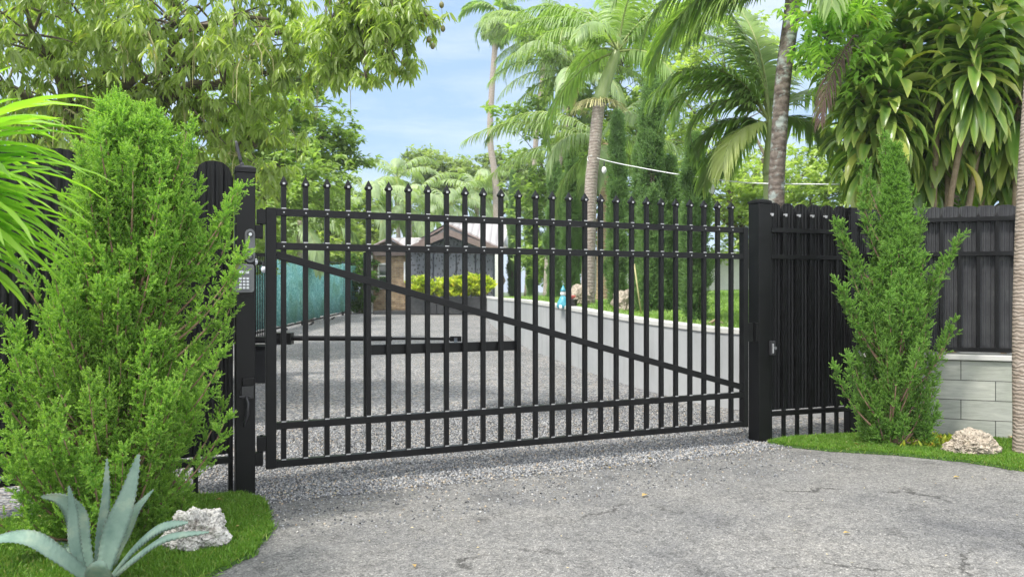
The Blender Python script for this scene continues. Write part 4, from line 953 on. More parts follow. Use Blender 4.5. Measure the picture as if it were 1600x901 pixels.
palm('low palm with a green stem and big arching fronds, right behind the latch post', bF, [W(1200, 320, 9.9), W(1200, 260, 9.9), W(1203, 188, 9.9)], .06, .055,
     [(158, 62, 1.9, 150), (172, 52, 1.5, 160), (165, 66, 2.0, 120), (185, 70, 2.1, 140), (95, 80, 2.2, 40), (120, 75, 2.4, 70), (60, 70, 2.0, 90), (20, 60, 1.6, 110), (140, -10, 1.3, 60), (200, -5, 1.1, 80, M['palmy']), (110, 20, 1.3, 110), (150, 30, 1.2, 110), (30, 20, 1.2, 80), (150, 84, 2.6, 55)],
     (M['palm'], M['shaft']), 8, .50, (.6, M['shaft']), nleaf=74, w=.019, hang=.45)
bE = np.array([W(1214, 500, 9.0)[0], 9.0, 1.0])
palm('thick grey lichen-spotted palm trunk rising above the scalloped fence', bE, [W(1213, 310, 9.0), W(1217, 220, 9.0), W(1224, 120, 9.0), W(1236, 30, 9.0), W(1244, -45, 9.0)], .093, .09,
     ring(10, 2.4, 9, 80, 0, (60, 110)) + [(170, 20, 2.2, 95), (178, 40, 2.6, 110), (165, 5, 1.9, 80), (190, 55, 2.5, 100), (160, 60, 2.6, 110), (185, -5, 1.6, 60)], (M['palm'], M['palmtrunk']), 9, .55, nleaf=74, w=.018)
# hanging dead frond
df = thing('dead_frond', 'dry brown frond hanging down beside the umbrella tree, right of the grey palm trunk', 'palm frond', W(1300, 60, 8.7))
c = frond_cloud(W(1335, 55, 8.1), R(196), R(-52), 1.05, R(30), 77, .34, 30, .55, .009); c.build('leaflets', [M['deadfrond'], M['deadfrond']], df)
bT = W(1606, 690, 6.95); bT[2] = 0
palm('tan ringed palm trunk at the very right edge in front of the tiled wall', bT, [W(1602, 560, 6.95), W(1604, 400, 6.95), W(1612, 220, 6.95), W(1628, 0, 6.95), W(1640, -170, 6.95)], .105, .085,
     ring(9, 1.6, 12, 80, 20), (M['palm'], M['palmpink']), 12, .45)
fp = [(640, 322, 40, 'far palm left of the house roof peak'), (575, 312, 38, 'far palm above the brick wing'), (700, 318, 44, 'far palm directly behind the roof peak'), (470, 345, 27, 'drooping pale palm left behind the gate, above the green screens'), (745, 300, 46, 'far palm between the roof and the thin tall trunk'), (620, 280, 46, 'highest of the far palms, at the left of the sky gap')]
for i, (px, py, Z, lab) in enumerate(fp):
    t_ = W(px, py, Z); palm(lab, (t_[0] + .3, Z, gz(Z)), [t_ - [0, 0, 1.2], t_], .14, .11, ring(13, 3.0 if Z > 30 else 2.4, 40 + i, 75, -30), (M['palm2'], M['palmpale']), 30 + i, .8, nleaf=26, w=.05, hang=.8, group='far palms behind the garden')
t_ = W(528, 152, 18.5)
# rope
rp = thing('rope', 'white rope with a few bulbs strung between the palm trunks above the lawn', 'rope', W(925, 246, 14.6))
Zc = lawn_pt(918, 476)[1] - .12
pts = [W(919, 252, Zc), W(918, 246, Zc + .1), W(925, 243, Zc), W(933, 247, Zc), W(960, 254, 14), W(1000, 262, 13), W(1050, 271, 12), W(1100, 278, 11), W(1150, 284, 10), W(1205, 287, 9.2), W(1312, 288, 8.9)]
mb = MB(); mb.tube(smooth_poly(pts, 5), .0075, 6); build(mb, 'cord', M['wire'], rp, smooth=True)
for px, py, Z in ((944, 252, 14.2), (1112, 281, 10.8)):
    mb = MB(); mb.tube([W(px, py, Z), W(px, py + 8, Z)], .010, 6); mb.ico(W(px, py + 14, Z), .045, 1, (1, 1, 1.5)); build(mb, 'bulb', [M['darkplastic'], M['wire']], rp, smooth=True)

# ------------------------------------------------------------------ dracaenas and strap plant
def strap_leaves(o, dirs, L, w, droop, rng, hangz=1.0, tipcol=True, K=7, segw=None):
    n = len(dirs); c = Cloud(); q = np.tile(np.array(o, float), (n, 1)) if np.ndim(o) == 1 else np.array(o); dd = dirs / np.linalg.norm(dirs, axis=1, keepdims=True)
    LL = L * (.75 + .5 * rng.random(n)); side = np.cross(dd, [0, 0, 1.0]); side /= (np.linalg.norm(side, axis=1, keepdims=True) + 1e-6)
    side += rng.normal(size=(n, 3)) * .25; dr = droop * (.6 + .8 * rng.random(n))
    prof = segw or [.35, .7, .95, 1, .85, .55, .02]; rows = []
    for k in range(K):
        nn = np.cross(side, dd); nn /= (np.linalg.norm(nn, axis=1, keepdims=True) + 1e-6)
        ww = (w * prof[k]); wv = .35 * math.sin(k * 1.9)
        rows.append(np.stack([q - side * ww + nn * ww * (.45 + .2 * wv), q, q + side * ww + nn * ww * (.45 - .2 * wv)], 1))
        q = q + dd * (LL / (K - 1))[:, None]; dd = dd + np.array([0, 0, -1.0]) * (dr * (.25 + .22 * k))[:, None]; dd /= np.linalg.norm(dd, axis=1, keepdims=True)
    V = np.stack(rows, 1).reshape(-1, 3); b = np.arange(n) * K * 3; F = []
    for k in range(K - 1):
        for j in (0, 1): F += [tuple(x) for x in np.stack([b + k * 3 + j, b + k * 3 + j + 1, b + k * 3 + j + 4, b + k * 3 + j + 3], 1)]
    var = np.repeat(rng.random(n).astype(np.float32), K * 3); c.raw(V, F, var)
    tp = np.tile(np.array([[.0, 0, .0], [.1, 0, .1], [.45, 0, .45], [.6, 0, .6], [.6, .05, .6], [.7, .3, .7], [1, 1, 1]])[:K].ravel(), n)
    c.tip[-1] = (tp * np.repeat(.3 + .9 * rng.random(n), K * 3)).clip(0, 1).astype(np.float32); return c
def rosette_dirs(n, rng, lo=-.6, hi=1.3):
    a = np.arange(n) * 2.39996 + rng.random(n) * .5; z = np.linspace(lo, hi, n); return np.c_[np.cos(a), np.sin(a), z]
drac = [('dracaena nearest the umbrella tree, its leaves hanging behind the tip of the slim conifer', (1395, 8.9), [((1392, 150), 8.6), ((1350, 130), 8.8), ((1410, 60), 9.0), ((1360, 210), 8.7)]),
        ('dracaena with a slanting tan cane, its big leaf rosette filling the top right', (1465, 8.8), [((1520, 90), 8.3), ((1470, 40), 8.7), ((1560, 20), 8.6), ((1480, 160), 8.9)]),
        ('dracaena behind the right end of the charcoal fence, one leaf turned yellow', (1540, 8.9), [((1590, 150), 8.6), ((1545, 190), 8.9), ((1640, 60), 8.5), ((1600, 250), 8.9), ((1440, 215), 9.1)])]
for di, (lab, (bx, bz), heads) in enumerate(drac):
    rng = np.random.default_rng(200 + di); b = W(bx, 680, bz); b[2] = .6
    th = thing('dracaena', 'green ' + lab, 'plant', b, 'long-leaved dracaenas behind the fence')
    for (hp, hz) in heads:
        top = W(hp[0], hp[1], hz); s = b + rng.normal(size=3) * [.08, .1, 0]
        mid = (s + top) / 2 + rng.normal(size=3) * [.08, .1, .0]; mb = MB(); mb.tube(smooth_poly([s, mid, top - [0, 0, .3], top + [0, 0, .25]], 5), .032, 8); build(mb, 'cane', M['cane'], th, smooth=True)
        n = 104; d = rosette_dirs(n, rng, -1.5, 1.2); o = top + np.c_[np.zeros(n), np.zeros(n), np.linspace(-.5, .22, n)]
        c = strap_leaves(o, d, .62, .052, .50, rng, segw=[.28, .55, .85, 1, .95, .62, .02]); c.build('leaf_rosette', M['dracaena'], th, smooth=True)
    if di == 2:
        c = strap_leaves(W(1508, 255, 8.6), np.array([[.25, -.3, -.5], [.35, -.2, -.7]]), .42, .045, .8, rng); c.var[0] = np.full_like(c.var[0], 1.0); c.tip[0] = c.tip[0] * 0
        c.build('yellow_leaf', M['dracaena'], th, smooth=True)
rng = np.random.default_rng(400)
sb_ = np.array([-2.75, 3.35, 0.02])
sp_ = thing('strap_leaf_plant', 'bright yellow-green plant of long narrow arching leaves at the left edge in front', 'plant', sb_)
for (px, py, Z, n, L) in ((-90, 285, 3.2, 170, .57), (-75, 360, 3.35, 80, .46)):
    top = W(px, py, Z); mb = MB(); mb.tube(smooth_poly([sb_, (sb_ + top) / 2 + [.04, 0, 0], top], 5), .03, 10); build(mb, 'stem', M['cane'], sp_, smooth=True)
    d = rosette_dirs(n, rng, -.5, .75); o = top + np.c_[np.zeros(n), np.zeros(n), np.linspace(-.1, .18, n)]
    c = strap_leaves(o, d, L, .019, .21, rng, segw=[.6, .9, 1, 1, .85, .6, .03]); c.build('leaf_rosette', M['strap'], sp_, smooth=True)

# ------------------------------------------------------------------ house
hz0 = gz(34)
hs = thing('house', 'low house with metal gable roofs and a brick wing at the end of the drive', 'house', (-2.4, 34, hz0))
def brickmat():
    m, t, out = nt('tan_brick'); bk = N(t, 'ShaderNodeTexBrick'); v = coords(t); mp_ = N(t, 'ShaderNodeMapping'); mp_.inputs['Rotation'].default_value = (R(90), 0, 0)
    t.links.new(v, mp_.inputs[0]); t.links.new(mp_.outputs[0], bk.inputs['Vector']); bk.inputs['Scale'].default_value = 1; bk.inputs['Brick Width'].default_value = .24; bk.inputs['Row Height'].default_value = .08; bk.inputs['Mortar Size'].default_value = .008
    bk.inputs['Color1'].default_value = (.24, .15, .08, 1); bk.inputs['Color2'].default_value = (.42, .30, .17, 1); bk.inputs['Mortar'].default_value = (.36, .33, .28, 1)
    f = tex(t, v, 6, 3); c = mix(t, 1, bk.outputs['Color'], ramp(t, [(.3, (.6, .6, .6)), (.7, (1.2, 1.2, 1.2))], f).outputs[0], 'MULTIPLY'); bsdf(t, out, c, .85, .2); return m
M['brick'] = brickmat(); M['slate'] = simple('grey_blue_render', (.085, .10, .13), (.12, .135, .165), 3, .8)
M['fascia'] = simple('brown_fascia', (.16, .115, .10), (.22, .165, .15), 5, .7); M['soffit'] = simple('grey_siding', (.28, .29, .30), None, 6, .8)
m, t, out = nt('pale_standing_seam'); v = coords(t); w = N(t, 'ShaderNodeTexWave', _bands_direction='X'); w.inputs['Scale'].default_value = 1.1; t.links.new(v, w.inputs['Vector'])
bsdf(t, out, ramp(t, [(0, (.28, .26, .26)), (.15, (.40, .37, .37)), (1, (.47, .44, .44))], w.outputs['Fac']).outputs[0], .45, .5, 0, w.outputs['Fac'], .03, .5); M['roof'] = m
m, t, out = nt('cut_out_screen'); v = coords(t); vo = N(t, 'ShaderNodeTexVoronoi'); vo.inputs['Scale'].default_value = 11; mp_ = N(t, 'ShaderNodeMapping'); mp_.inputs['Scale'].default_value = (1, .01, .6); t.links.new(v, mp_.inputs[0])
nz = N(t, 'ShaderNodeTexNoise'); nz.inputs['Scale'].default_value = 3; t.links.new(mp_.outputs[0], nz.inputs['Vector']); t.links.new(mp_.outputs[0], vo.inputs['Vector'])
bsdf(t, out, ramp(t, [(.30, (.012, .012, .014)), (.38, (.105, .115, .14))], vo.outputs['Distance']).outputs[0], .6); M['screen'] = m
m, t, out = nt('dark_window_glass'); bsdf(t, out, (.03, .045, .035), .05, .8); M['glass'] = m
def X(px, Z): return (px - 800) / FPX * Z
def zz_(py, Z): return CAM_H - (py - HZ) / FPX * Z
# main body
mb = MB(); mb.box((X(640, 33.5), 33.5, hz0 - .2), (X(772, 33.5), 41, zz_(386, 33.5))); 
gx0, gx1, gp = X(640, 33.5), X(772, 33.5), X(704, 33.5); ze = zz_(386, 33.5); zp = zz_(361, 33.5)
mb.add([(gx0, 33.5, ze), (gx1, 33.5, ze), (gp, 33.5, zp), (gx0, 36, ze), (gx1, 36, ze), (gp, 36, zp)], [(0, 1, 2), (5, 4, 3), (0, 2, 5, 3), (1, 4, 5, 2)])
build(mb, 'wall', M['slate'], hs)
for a, b_ in ((642, 676), (678, 712), (714, 742), (744, 770)):
    mb = MB(); mb.box((X(a, 33.4), 33.38, hz0 + .5), (X(b_, 33.4), 33.42, zz_(393, 33.4))); build(mb, 'screen', M['screen'], hs)
mb = MB(); mb.add([(X(676, 33.4), 33.4, zz_(383, 33.4)), (X(733, 33.4), 33.4, zz_(383, 33.4)), (X(704, 33.4), 33.4, zz_(371, 33.4)), (X(676, 33.4), 33.44, zz_(383, 33.4)), (X(733, 33.4), 33.44, zz_(383, 33.4)), (X(704, 33.4), 33.44, zz_(371, 33.4))], [(0, 1, 2), (5, 4, 3), (0, 2, 5, 3), (0, 3, 4, 1), (1, 4, 5, 2)])
build(mb, 'gable_screen', M['screen'], hs)
def gable_roof(xl, yl, xp, yp, xr, yr, Z0, Z1, th_, fas, nm='roof'):
    """front gable slabs running back from Z0 to Z1; outline in photo pixels at Z0"""
    L_ = np.array([X(xl, Z0), zz_(yl, Z0)]); P_ = np.array([X(xp, Z0), zz_(yp, Z0)]); R__ = np.array([X(xr, Z0), zz_(yr, Z0)])
    mb = MB()
    for a, b2 in ((L_, P_), (P_, R__)):
        V = [(q[0], y, q[1] + dz) for y in (Z0 + .02, Z1) for q in (a, b2) for dz in (0, th_)]
        mb.add(V, [(0, 1, 3, 2), (4, 6, 7, 5), (1, 5, 7, 3), (0, 2, 6, 4), (0, 4, 5, 1), (2, 3, 7, 6)])
    rf = build(mb, nm, M['roof'], hs)
    mb = MB()
    for a, b2 in ((L_, P_), (P_, R__)):
        V = [(q[0], y, q[1] + dz) for y in (Z0 - .04, Z0 + .015) for q in (a, b2) for dz in (-fas + th_, th_ + .01)]
        mb.add(V, [(0, 1, 3, 2), (4, 6, 7, 5), (1, 5, 7, 3), (0, 2, 6, 4), (0, 4, 5, 1), (2, 3, 7, 6)])
    build(mb, 'fascia', M['fascia'], rf)
gable_roof(637, 388, 702, 361, 784, 392, 33.0, 37, .06, .26)
# main roof behind, ridge running away to the right
mb = MB(); za, zb = zz_(347, 36.5), zz_(384, 33.8)
a = (X(700, 34.6), 34.6, zz_(347, 34.6)); b_ = (X(783, 34.0), 34.0, zz_(386, 34.0)); c_ = (X(815, 40.0), 40.0, zz_(386, 40)); d_ = (X(800, 40.5), 40.5, zz_(345, 40.5)); e_ = (X(790, 38), 38, zz_(348, 38))
mb.add([a, b_, c_, d_, (a[0], a[1], a[2] - .08), (b_[0], b_[1], b_[2] - .08), (c_[0], c_[1], c_[2] - .08), (d_[0], d_[1], d_[2] - .08)], [(0, 1, 2, 3), (7, 6, 5, 4), (0, 4, 5, 1), (1, 5, 6, 2), (2, 6, 7, 3), (3, 7, 4, 0)])
f_ = (X(655, 34.6), 34.6, zz_(373, 34.6)); g2 = (X(690, 40.5), 40.5, zz_(373, 40.5))
mb.add([a, d_, g2, f_], [(0, 1, 2, 3)]); build(mb, 'roof', M['roof'], hs)
mb = MB(); mb.bar((a[0], a[1] - .02, a[2] - .12), (b_[0] + .05, b_[1] - .02, b_[2] - .12), .06, .24, up=(0, 1, 0.01)); mb.bar((a[0], a[1] - .02, a[2] - .12), (f_[0], f_[1] - .02, f_[2] - .12), .06, .24, up=(0, 1, .01)); build(mb, 'fascia', M['fascia'], hs)
mb = MB(); mb.add([(X(664, 34.7), 34.7, zz_(384, 34.7)), (X(775, 34.7), 34.7, zz_(384, 34.7)), (a[0], 34.7, a[2] - .1), (X(664, 34.7), 34.9, zz_(384, 34.7)), (X(775, 34.7), 34.9, zz_(384, 34.7)), (a[0], 34.9, a[2] - .1)], [(0, 1, 2), (5, 4, 3), (0, 2, 5, 3), (1, 4, 5, 2), (0, 3, 4, 1)]); build(mb, 'gable_wall', M['soffit'], hs)
# brick wing
mb = MB(); mb.box((X(583, 34), 34.0, hz0 - .1), (X(638, 34), 39, zz_(398, 34))); build(mb, 'brick_wall', M['brick'], hs)
mb = MB(); mb.box((X(579, 34), 33.92, hz0 - .1), (X(582.6, 34), 34.1, zz_(398, 34))); build(mb, 'corner_trim', M['white'], hs)
mb = MB()
for V in ([(X(572, 33.5), 33.5, zz_(388, 33.5)), (X(610, 33.5), 33.5, zz_(369, 33.5)), (X(612, 37), 37, zz_(371, 37)), (X(570, 37), 37, zz_(388, 37))],
          [(X(610, 33.5), 33.5, zz_(369, 33.5)), (X(636, 33.5), 33.5, zz_(386, 33.5)), (X(668, 37), 37, zz_(386, 37)), (X(668, 37), 37, zz_(371, 37)), (X(612, 37), 37, zz_(371, 37))]):
    k = len(V); mb.add(V + [(x, y, z - .07) for x, y, z in V], [tuple(range(k)), tuple(range(2 * k - 1, k - 1, -1))] + [(i, i + k, (i + 1) % k + k, (i + 1) % k) for i in range(k)])
wr = build(mb, 'roof', M['roof'], hs)
mb = MB(); mb.bar(W(571, 390.5, 33.45), W(610, 372, 33.45), .05, .17, up=(0, 1, .01)); mb.bar(W(610, 372, 33.45), W(637, 389, 33.45), .05, .17, up=(0, 1, .01)); build(mb, 'fascia', M['fascia'], wr)
mb = MB(); mb.add([W(583, 398, 33.98), W(637, 398, 33.98), W(634, 388, 33.98), W(610, 374, 33.98), W(580, 388, 33.98)], [(0, 1, 2, 3, 4)]); mb.box(W(583, 399, 33.7), W(642, 392, 33.98)); build(mb, 'eave_board', M['fascia'], hs)
for (a, b_, c_, d_) in ((590, 411, 607, 451), (631, 409, 637, 440)):
    x0, x1, z1, z0 = X(a, 33.95), X(b_ if b_ < 0 else c_, 33.95), zz_(b_, 33.95), zz_(d_, 33.95)
    mb = MB(); t_ = .07
    for lo, hi in (((x0, z0), (x0 + t_, z1)), ((x1 - t_, z0), (x1, z1)), ((x0 + t_, z0), (x1 - t_, z0 + t_)), ((x0 + t_, z1 - t_), (x1 - t_, z1)), ((x0 + t_, (z0 + z1) / 2 - .03), (x1 - t_, (z0 + z1) / 2 + .03))):
        mb.box((lo[0], 33.93, lo[1]), (hi[0], 33.99, hi[1]))
    wf = build(mb, 'window', M['white'], hs); mb = MB(); mb.box((x0 + .05, 33.965, z0 + .05), (x1 - .05, 33.985, z1 - .05)); build(mb, 'pane', M['glass'], wf)
mb = MB(); mb.box((X(773.5, 33), 32.9, hz0 - .1), (X(782.5, 33), 33.15, zz_(391, 33))); build(mb, 'column', M['white'], hs)
mb = MB(); mb.box((X(590, 33), 31.9, hz0 - .1), (X(690, 33), 33.9, hz0 + .10)); build(mb, 'step', M['greyboard'], hs)
# planter with crotons
pl = thing('planter', 'long dark grey box planter in front of the screened house wall', 'planter', (X(702, 32), 32, hz0))
for a, b_ in ((641, 683), (684, 726), (727, 766)):
    mb = MB(); mb.box((X(a, 32), 31.7, hz0 - .02), (X(b_, 32), 32.3, zz_(464, 32))); build(mb, 'trough', M['greyboard'], pl, bevel=.01)
for i, (px, top, wd, lab) in enumerate(((659, 428, 19, 'croton at the left end of the planter'), (697, 433, 18, 'croton second from the left in the planter'), (722, 428, 15, 'croton third from the left in the planter'), (750, 424, 21, 'tallest croton, at the right end of the planter beside the white column'))):
    b = W(px, 464, 32); th = thing('croton', 'yellow and green ' + lab, 'plant', b, 'crotons in the planter'); rng = np.random.default_rng(300 + i)
    hgt = (464 - top) / FPX * 32; wr_ = wd / FPX * 32; c = Cloud(); n = 260
    P = b + np.c_[rng.normal(size=(n, 2)) * [wr_ * .45, .22], rng.random(n) ** .8 * hgt * (.55 + .35 * rng.random(n))]
    per = 7; Pm = np.repeat(P, per, 0); m_ = len(Pm); az = rng.random(m_) * 6.28
    c.inst(LEAF, Pm, np.c_[np.cos(az), np.sin(az), .5 + rng.random(m_)], np.c_[rng.normal(size=(m_, 2)) * .3, np.ones(m_)], .16 + .1 * rng.random(m_), np.repeat(rng.random(n), per) * .6 + rng.random(m_) * .4, width=1.1)
    c.build('foliage', M['croton'], th); mb = MB()
    for k in range(5): mb.tube([b + [rng.normal() * .05, 0, -.1], b + [rng.normal() * wr_ * .5, 0, hgt * .7]], .015, 5)
    build(mb, 'stems', M['bark'], th)

# white garden building at right, behind the lawn
gb = thing('garden_building', 'long low white walled building behind the lawn, seen through the right end of the gate', 'building', (9, 27, 1.5))
mb = MB(); mb.box((X(935, 27), 27, .9), (16, 31, zz_(398, 27))); build(mb, 'wall', M['white'], gb)
mb = MB(); mb.box((X(930, 26.8), 26.7, zz_(398, 27)), (16.3, 31.3, zz_(398, 27) + .12)); build(mb, 'parapet', M['cap'], gb)
mb = MB(); mb.box((X(935, 26), 25.6, .9), (X(975, 26), 26, zz_(412, 26))); build(mb, 'side_wall', M['soffit'], gb)
mb = MB(); mb.box((X(1168, 26.9), 26.93, zz_(420, 27)), (X(1171, 26.9), 26.97, zz_(396, 27))); build(mb, 'red_notice', simple('red_paint', (.5, .05, .04)), gb)

# ------------------------------------------------------------------ left side of the drive
def screenmat():
    m, t, out = nt('teal_privacy_mesh'); v = coords(t); f = tex(t, v, 14, 5, .7); g = tex(t, v, 1.2, 4)
    c = ramp(t, [(.32, (.06, .20, .20)), (.5, (.15, .40, .39)), (.66, (.42, .66, .63))], f).outputs[0]
    c = mix(t, ramp(t, [(.45, (0, 0, 0)), (.65, (.5, .5, .5))], g).outputs[0], c, (.09, .22, .09)); bsdf(t, out, c, .8, .2, 0, f, .02, .6); return m
M['teal'] = screenmat()
YY = [19.2, 22.3, 25.3, 28.3, 31.3, 34.2]; sf = thing('screened_fence', 'fence of teal fabric panels on black posts along the left of the drive', 'fence', (-6.95, 27, gz(27)))
rng = np.random.default_rng(9)
for i, y in enumerate(YY):
    mb = MB(); mb.tube([(-6.9, y, gz(y) - .1), (-6.9, y, gz(y) + 2.2)], .045, 8); mb.tube([(-6.85, y + .1, gz(y) - .1), (-6.55, y + .1, gz(y) + .1)], .03, 6); build(mb, 'post', M['black'], sf, smooth=True)
    if i < 5:
        y1 = YY[i + 1]; mb = MB(); V = []
        for a in range(13):
            yy_ = y + .12 + (y1 - y - .24) * a / 12; zt = gz(yy_) + 2.12 - .09 * math.sin(math.pi * a / 12) + .02 * rng.normal(); zb = gz(yy_) + .14 + .05 * rng.random(); x_ = -6.86 + .03 * math.sin(a * 1.7)
            V += [(x_, yy_, zb), (x_ + .03 * math.sin(a), yy_, (zb + zt) / 2), (x_, yy_, zt), (x_ - .02, yy_, zb), (x_ - .02, yy_, zt)]
        F = []
        for a in range(12):
            b0_ = a * 5; F += [(b0_, b0_ + 5, b0_ + 6, b0_ + 1), (b0_ + 1, b0_ + 6, b0_ + 7, b0_ + 2), (b0_ + 3, b0_ + 4, b0_ + 9, b0_ + 8), (b0_ + 2, b0_ + 7, b0_ + 9, b0_ + 4), (b0_, b0_ + 3, b0_ + 8, b0_ + 5)]
        mb.add(V, F); build(mb, 'fabric_panel', M['teal'], sf, smooth=True)
        mb = MB(); mb.tube([(-6.9, y, gz(y) + .1), (-6.9, y1, gz(y1) + .1)], .03, 6); mb.tube([(-6.9, y, gz(y) + 2.14), (-6.9, y1, gz(y1) + 2.14)], .025, 6); build(mb, 'bar', M['black'], sf, smooth=True)
# barred side gate + storage box seen between post and gate
sg = thing('barred_gate', 'black side gate of thin close bars seen in the gap beside the left gate post', 'gate', W(398, 535, 12.4))
z0, z1 = zz_(533, 12.4), zz_(398, 12.4); xa, xb = X(350, 12.4), X(417, 12.4)
mb = MB(); mb.box((xa, 12.38, z0 - .03), (xb, 12.42, z0 + .03)); mb.box((xa, 12.38, z1 - .03), (xb, 12.42, z1 + .03)); mb.box((xa, 12.38, z1 - .16), (xb, 12.42, z1 - .12)); mb.box((xb, 12.38, gz(12.4)), (xb + .05, 12.42, z1 + .03)); mb.box((xa - .05, 12.38, gz(12.4)), (xa, 12.42, z1 + .03)); build(mb, 'frame', M['black'], sg)
mb = MB(); nb = 24; mb.box((xa + .01, 12.392, z0 + .03), (xa + .024, 12.408, z1 - .03)); b0 = build(mb, 'bar', M['black'], sg)
for i in range(1, nb): copy_child(b0, sg, ((xb - xa - .03) * i / nb, 0, 0))
sx = thing('storage_box', 'low black lidded box on the gravel just inside the left end of the gate', 'box', W(405, 604, 11.8))
mb = MB(); mb.box((X(385, 11.9), 11.9, gz(12)), (X(417, 11.9), 12.3, zz_(545, 11.9)), taper=1.04); build(mb, 'bin_body', M['darkplastic'], sx, bevel=.01)
mb = MB(); mb.box((X(383, 11.9), 11.85, zz_(545, 11.9)), (X(419, 11.9), 12.34, zz_(540, 11.9))); build(mb, 'lid', M['black'], sx, bevel=.008)
fs = board_fence('board_fence', 'black board fence running away behind the left gate post to the barred gate', (-3.6, 8.0), (-4.65, 12.4), .1, 2.0, .25, M['blackboard'], False, (1.8, .3), arch=.05, zg=0)

# things on the lawn
p = lawn_pt(905, 477); rock('garden_rock', 'pinkish rock on the lawn edge left of the ringed palm trunk', p, (.26, .2, .24), 4.4, 4)
p = lawn_pt(977, 486); rock('garden_rock', 'pale rock on the lawn at the foot of the narrow cypress', p, (.20, .16, .22), 6.6, 4)
p = lawn_pt(880, 482)
og = thing('garden_ornament', 'small blue and white garden figure sitting at the edge of the lawn on the wall', 'ornament', p)
M['blue'] = simple('blue_glaze', (.05, .28, .38), (.10, .4, .5), 20, .3)
mb = MB(); mb.lathe(p, [(.10, 0), (.13, .04), (.11, .12), (.07, .2), (.05, .24)], 14); build(mb, 'body', M['blue'], og, smooth=True)
mb = MB(); mb.ico(p + [0, 0, .29], .06); build(mb, 'head', M['white'], og, smooth=True)
mb = MB(); mb.lathe(p + [0, 0, .33], [(.065, 0), (.04, .04), (.004, .12)], 12); build(mb, 'hat', M['blue'], og, smooth=True)
mb = MB()
for sx_ in (-.06, .06): mb.tube([p + [sx_, -.05, .05], p + [sx_, -.18, .05], p + [sx_, -.22, .0]], .028, 8)
build(mb, 'legs', M['white'], og, smooth=True)
p = lawn_pt(893, 482); fp_ = thing('flower_pot', 'small black pot with a pink flower beside the blue garden figure', 'pot', p)
mb = MB(); mb.lathe(p, [(.09, 0), (.12, .16), (.13, .18), (.11, .18)], 14); build(mb, 'pot', M['darkplastic'], fp_, smooth=True)
c = Cloud(); n = 60; az = RNG.random(n) * 6.28; c.inst(LEAF, np.tile(p + [0, 0, .17], (n, 1)), np.c_[np.cos(az), np.sin(az), .6 + RNG.random(n)], np.c_[np.zeros((n, 2)), np.ones(n)], .12, None); c.build('flower_leaves', foliage('pink_petal', (.5, .1, .2), (.7, .3, .4)), fp_)
for (px, py, tx, ty, lab) in ((1002, 492, 991, 412, 'thin leaning bamboo stake on the lawn by the tallest cypress'),):
    b = lawn_pt(px, py); mb = MB(); q = W(tx, ty, b[1]); mb.tube([b, (b + q) / 2, q], .012, 6); build(mb, 'bamboo_stake', M['flower'], origin=b, label=lab, cat='stake', smooth=True)
b = lawn_pt(1120, 508); mb = MB(); mb.tube([b + [-.15, 0, 0], b + [-.02, 0, .07], b + [.12, 0, 0]], .02, 8); mb.box(b + [-.17, -.05, -.01], b + [.17, .05, .02]); build(mb, 'stepping_slab', M['cane'], origin=b, label='small brown slab lying on the wall coping behind the right end of the gate', cat='slab')
# small plants below the right conifer
c = Cloud(); n = 420; P = np.c_[4.05 + RNG.normal(size=n) * .16, 7.35 + RNG.normal(size=n) * .09, np.full(n, .03)]
az = RNG.random(n) * 6.28; c.inst(LEAF, P, np.c_[np.cos(az) * .6, np.sin(az) * .6, .4 + RNG.random(n)], rdir(n), .05 + .06 * RNG.random(n), None, width=1.1)
c.build('ground_cover', M['croton'], kind='stuff')
# string bulbs by the left post
for i, (px, py) in enumerate(((399, 409), (412, 421))):
    q = W(px, py, 7.2 if i == 0 else 7.0); th = thing('string_bulb', ('upper' if i == 0 else 'lower') + ' small clear bulb of the two hanging in the gap beside the left gate post', 'light bulb', q)
    mb = MB(); mb.tube([q + [0, 0, .03], q + [0, 0, .07]], .012, 8); mb.tube([q + [0, 0, .07], q + [-.12, 0, .10]], .004, 5); build(mb, 'socket', M['darkplastic'], th)
    mb = MB(); mb.ico(q, .024, 0, (1, 1, 1.3)); build(mb, 'glass_bulb', M['keys'], th, smooth=True)
# leaf litter along the gravel's edge and pale petals on the turf
c = Cloud(); n = 240; s_ = RNG.random(n) * 5.4 - .3; d_ = .26 + RNG.normal(size=n) * .12
P = np.c_[LP[None] + GU[None] * s_[:, None] + GN[None] * d_[:, None], np.full(n, .012)]
az = RNG.random(n) * 6.28; c.inst(LEAF2, P, np.c_[np.cos(az), np.sin(az), .2 * RNG.random(n)], np.c_[RNG.normal(size=(n, 2)) * .3, np.ones(n)], .012 + .022 * RNG.random(n) ** 2, None)
P = RNG.random((700, 2)) * [8.5, 4.5] + [-3.2, 3.5]; k_ = inside(P, TL) | inside(P, TR); P = P[k_]; n = len(P)
az = RNG.random(n) * 6.28; c.inst(LEAF2, np.c_[P, np.full(n, .045)], np.c_[np.cos(az), np.sin(az), .1 + 0 * az], np.c_[RNG.normal(size=(n, 2)) * .3, np.ones(n)], .012 + .012 * RNG.random(n), None)
P = RNG.random((90, 2)) * [6.5, 2.6] + [-1.6, 4.1]; n = 90; az = RNG.random(n) * 6.28
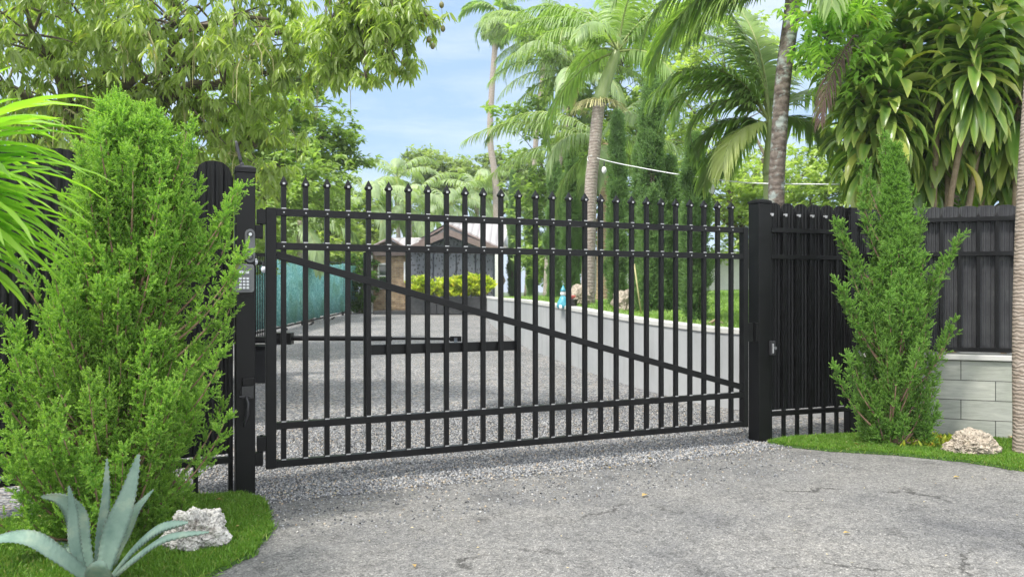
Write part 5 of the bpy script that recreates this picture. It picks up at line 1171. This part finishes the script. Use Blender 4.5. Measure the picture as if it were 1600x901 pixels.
c.inst(LEAF2, np.c_[P, np.full(n, .008)], np.c_[np.cos(az), np.sin(az), .15 + 0 * az], np.c_[RNG.normal(size=(n, 2)) * .3, np.ones(n)], .010 + .016 * RNG.random(n), None)
c.build('leaf_litter', foliage('leaf_litter', (.22, .13, .06), (.52, .44, .28), None, .15, .7), kind='stuff')
# fallen leaves
fl_ = [(335, 790, 'curled tan leaf lying on the left turf near the post', .06), (342, 812, 'yellow leaf standing on the left turf beside the coral rock', .07), (375, 832, 'small pale leaf near the outer edge of the left turf', .03), (1334, 700, 'tan leaf on the right turf below the conifer', .05), (1580, 690, 'dry leaf on the right turf by the palm trunk', .07),
       (1500, 747, 'flat tan leaf on the asphalt in front of the right coral rock', .06), (645, 884, 'small orange-brown leaf on the asphalt near the bottom centre', .05), (1003, 777, 'dark curled leaf on the asphalt, middle of the drive', .07), (1020, 718, 'brown leaf under the right half of the gate', .05), (953, 731, 'pale brown leaf on the gravel edge', .05), (1317, 835, 'olive leaf on the asphalt at the lower right', .05)]
M['dead'] = foliage('dry_leaf', (.28, .17, .07), (.5, .36, .14), None, .2, .6)
for i, (px, py, lab, L) in enumerate(fl_):
    g_ = G(px, py); onT = i < 5; g_[2] = .045 if onT else .012; c = Cloud(); az = i * 1.9
    c.inst((LEAF2[0] * [1.2, 1, 1.8], LEAF2[1]), g_[None], np.array([[math.cos(az), math.sin(az), .15]]), np.array([[.2, .1, 1.0]]), L, np.array([(i * .37) % 1]))
    c.build('fallen_leaf', M['dead'], origin=g_, label=lab, cat='leaf', group='fallen leaves')

for o_ in bpy.data.objects:
    if o_.get('label') and len(o_['label'].replace('-', ' ').split()) > 16: print('LONG', o_.name, o_['label'])

# ------------------------------------------------------------------ humid air
m, t, out = nt('humid_air'); v_ = N(t, 'ShaderNodeVolumePrincipled'); v_.inputs['Color'].default_value = (.93, .96, 1, 1); v_.inputs['Density'].default_value = HAZE
v_.inputs['Anisotropy'].default_value = .3; t.links.new(v_.outputs[0], out.inputs['Volume'])
mb = MB(); mb.box((-560, -80, -1.2), (560, 910, 26)); build(mb, 'haze', m, kind='stuff')
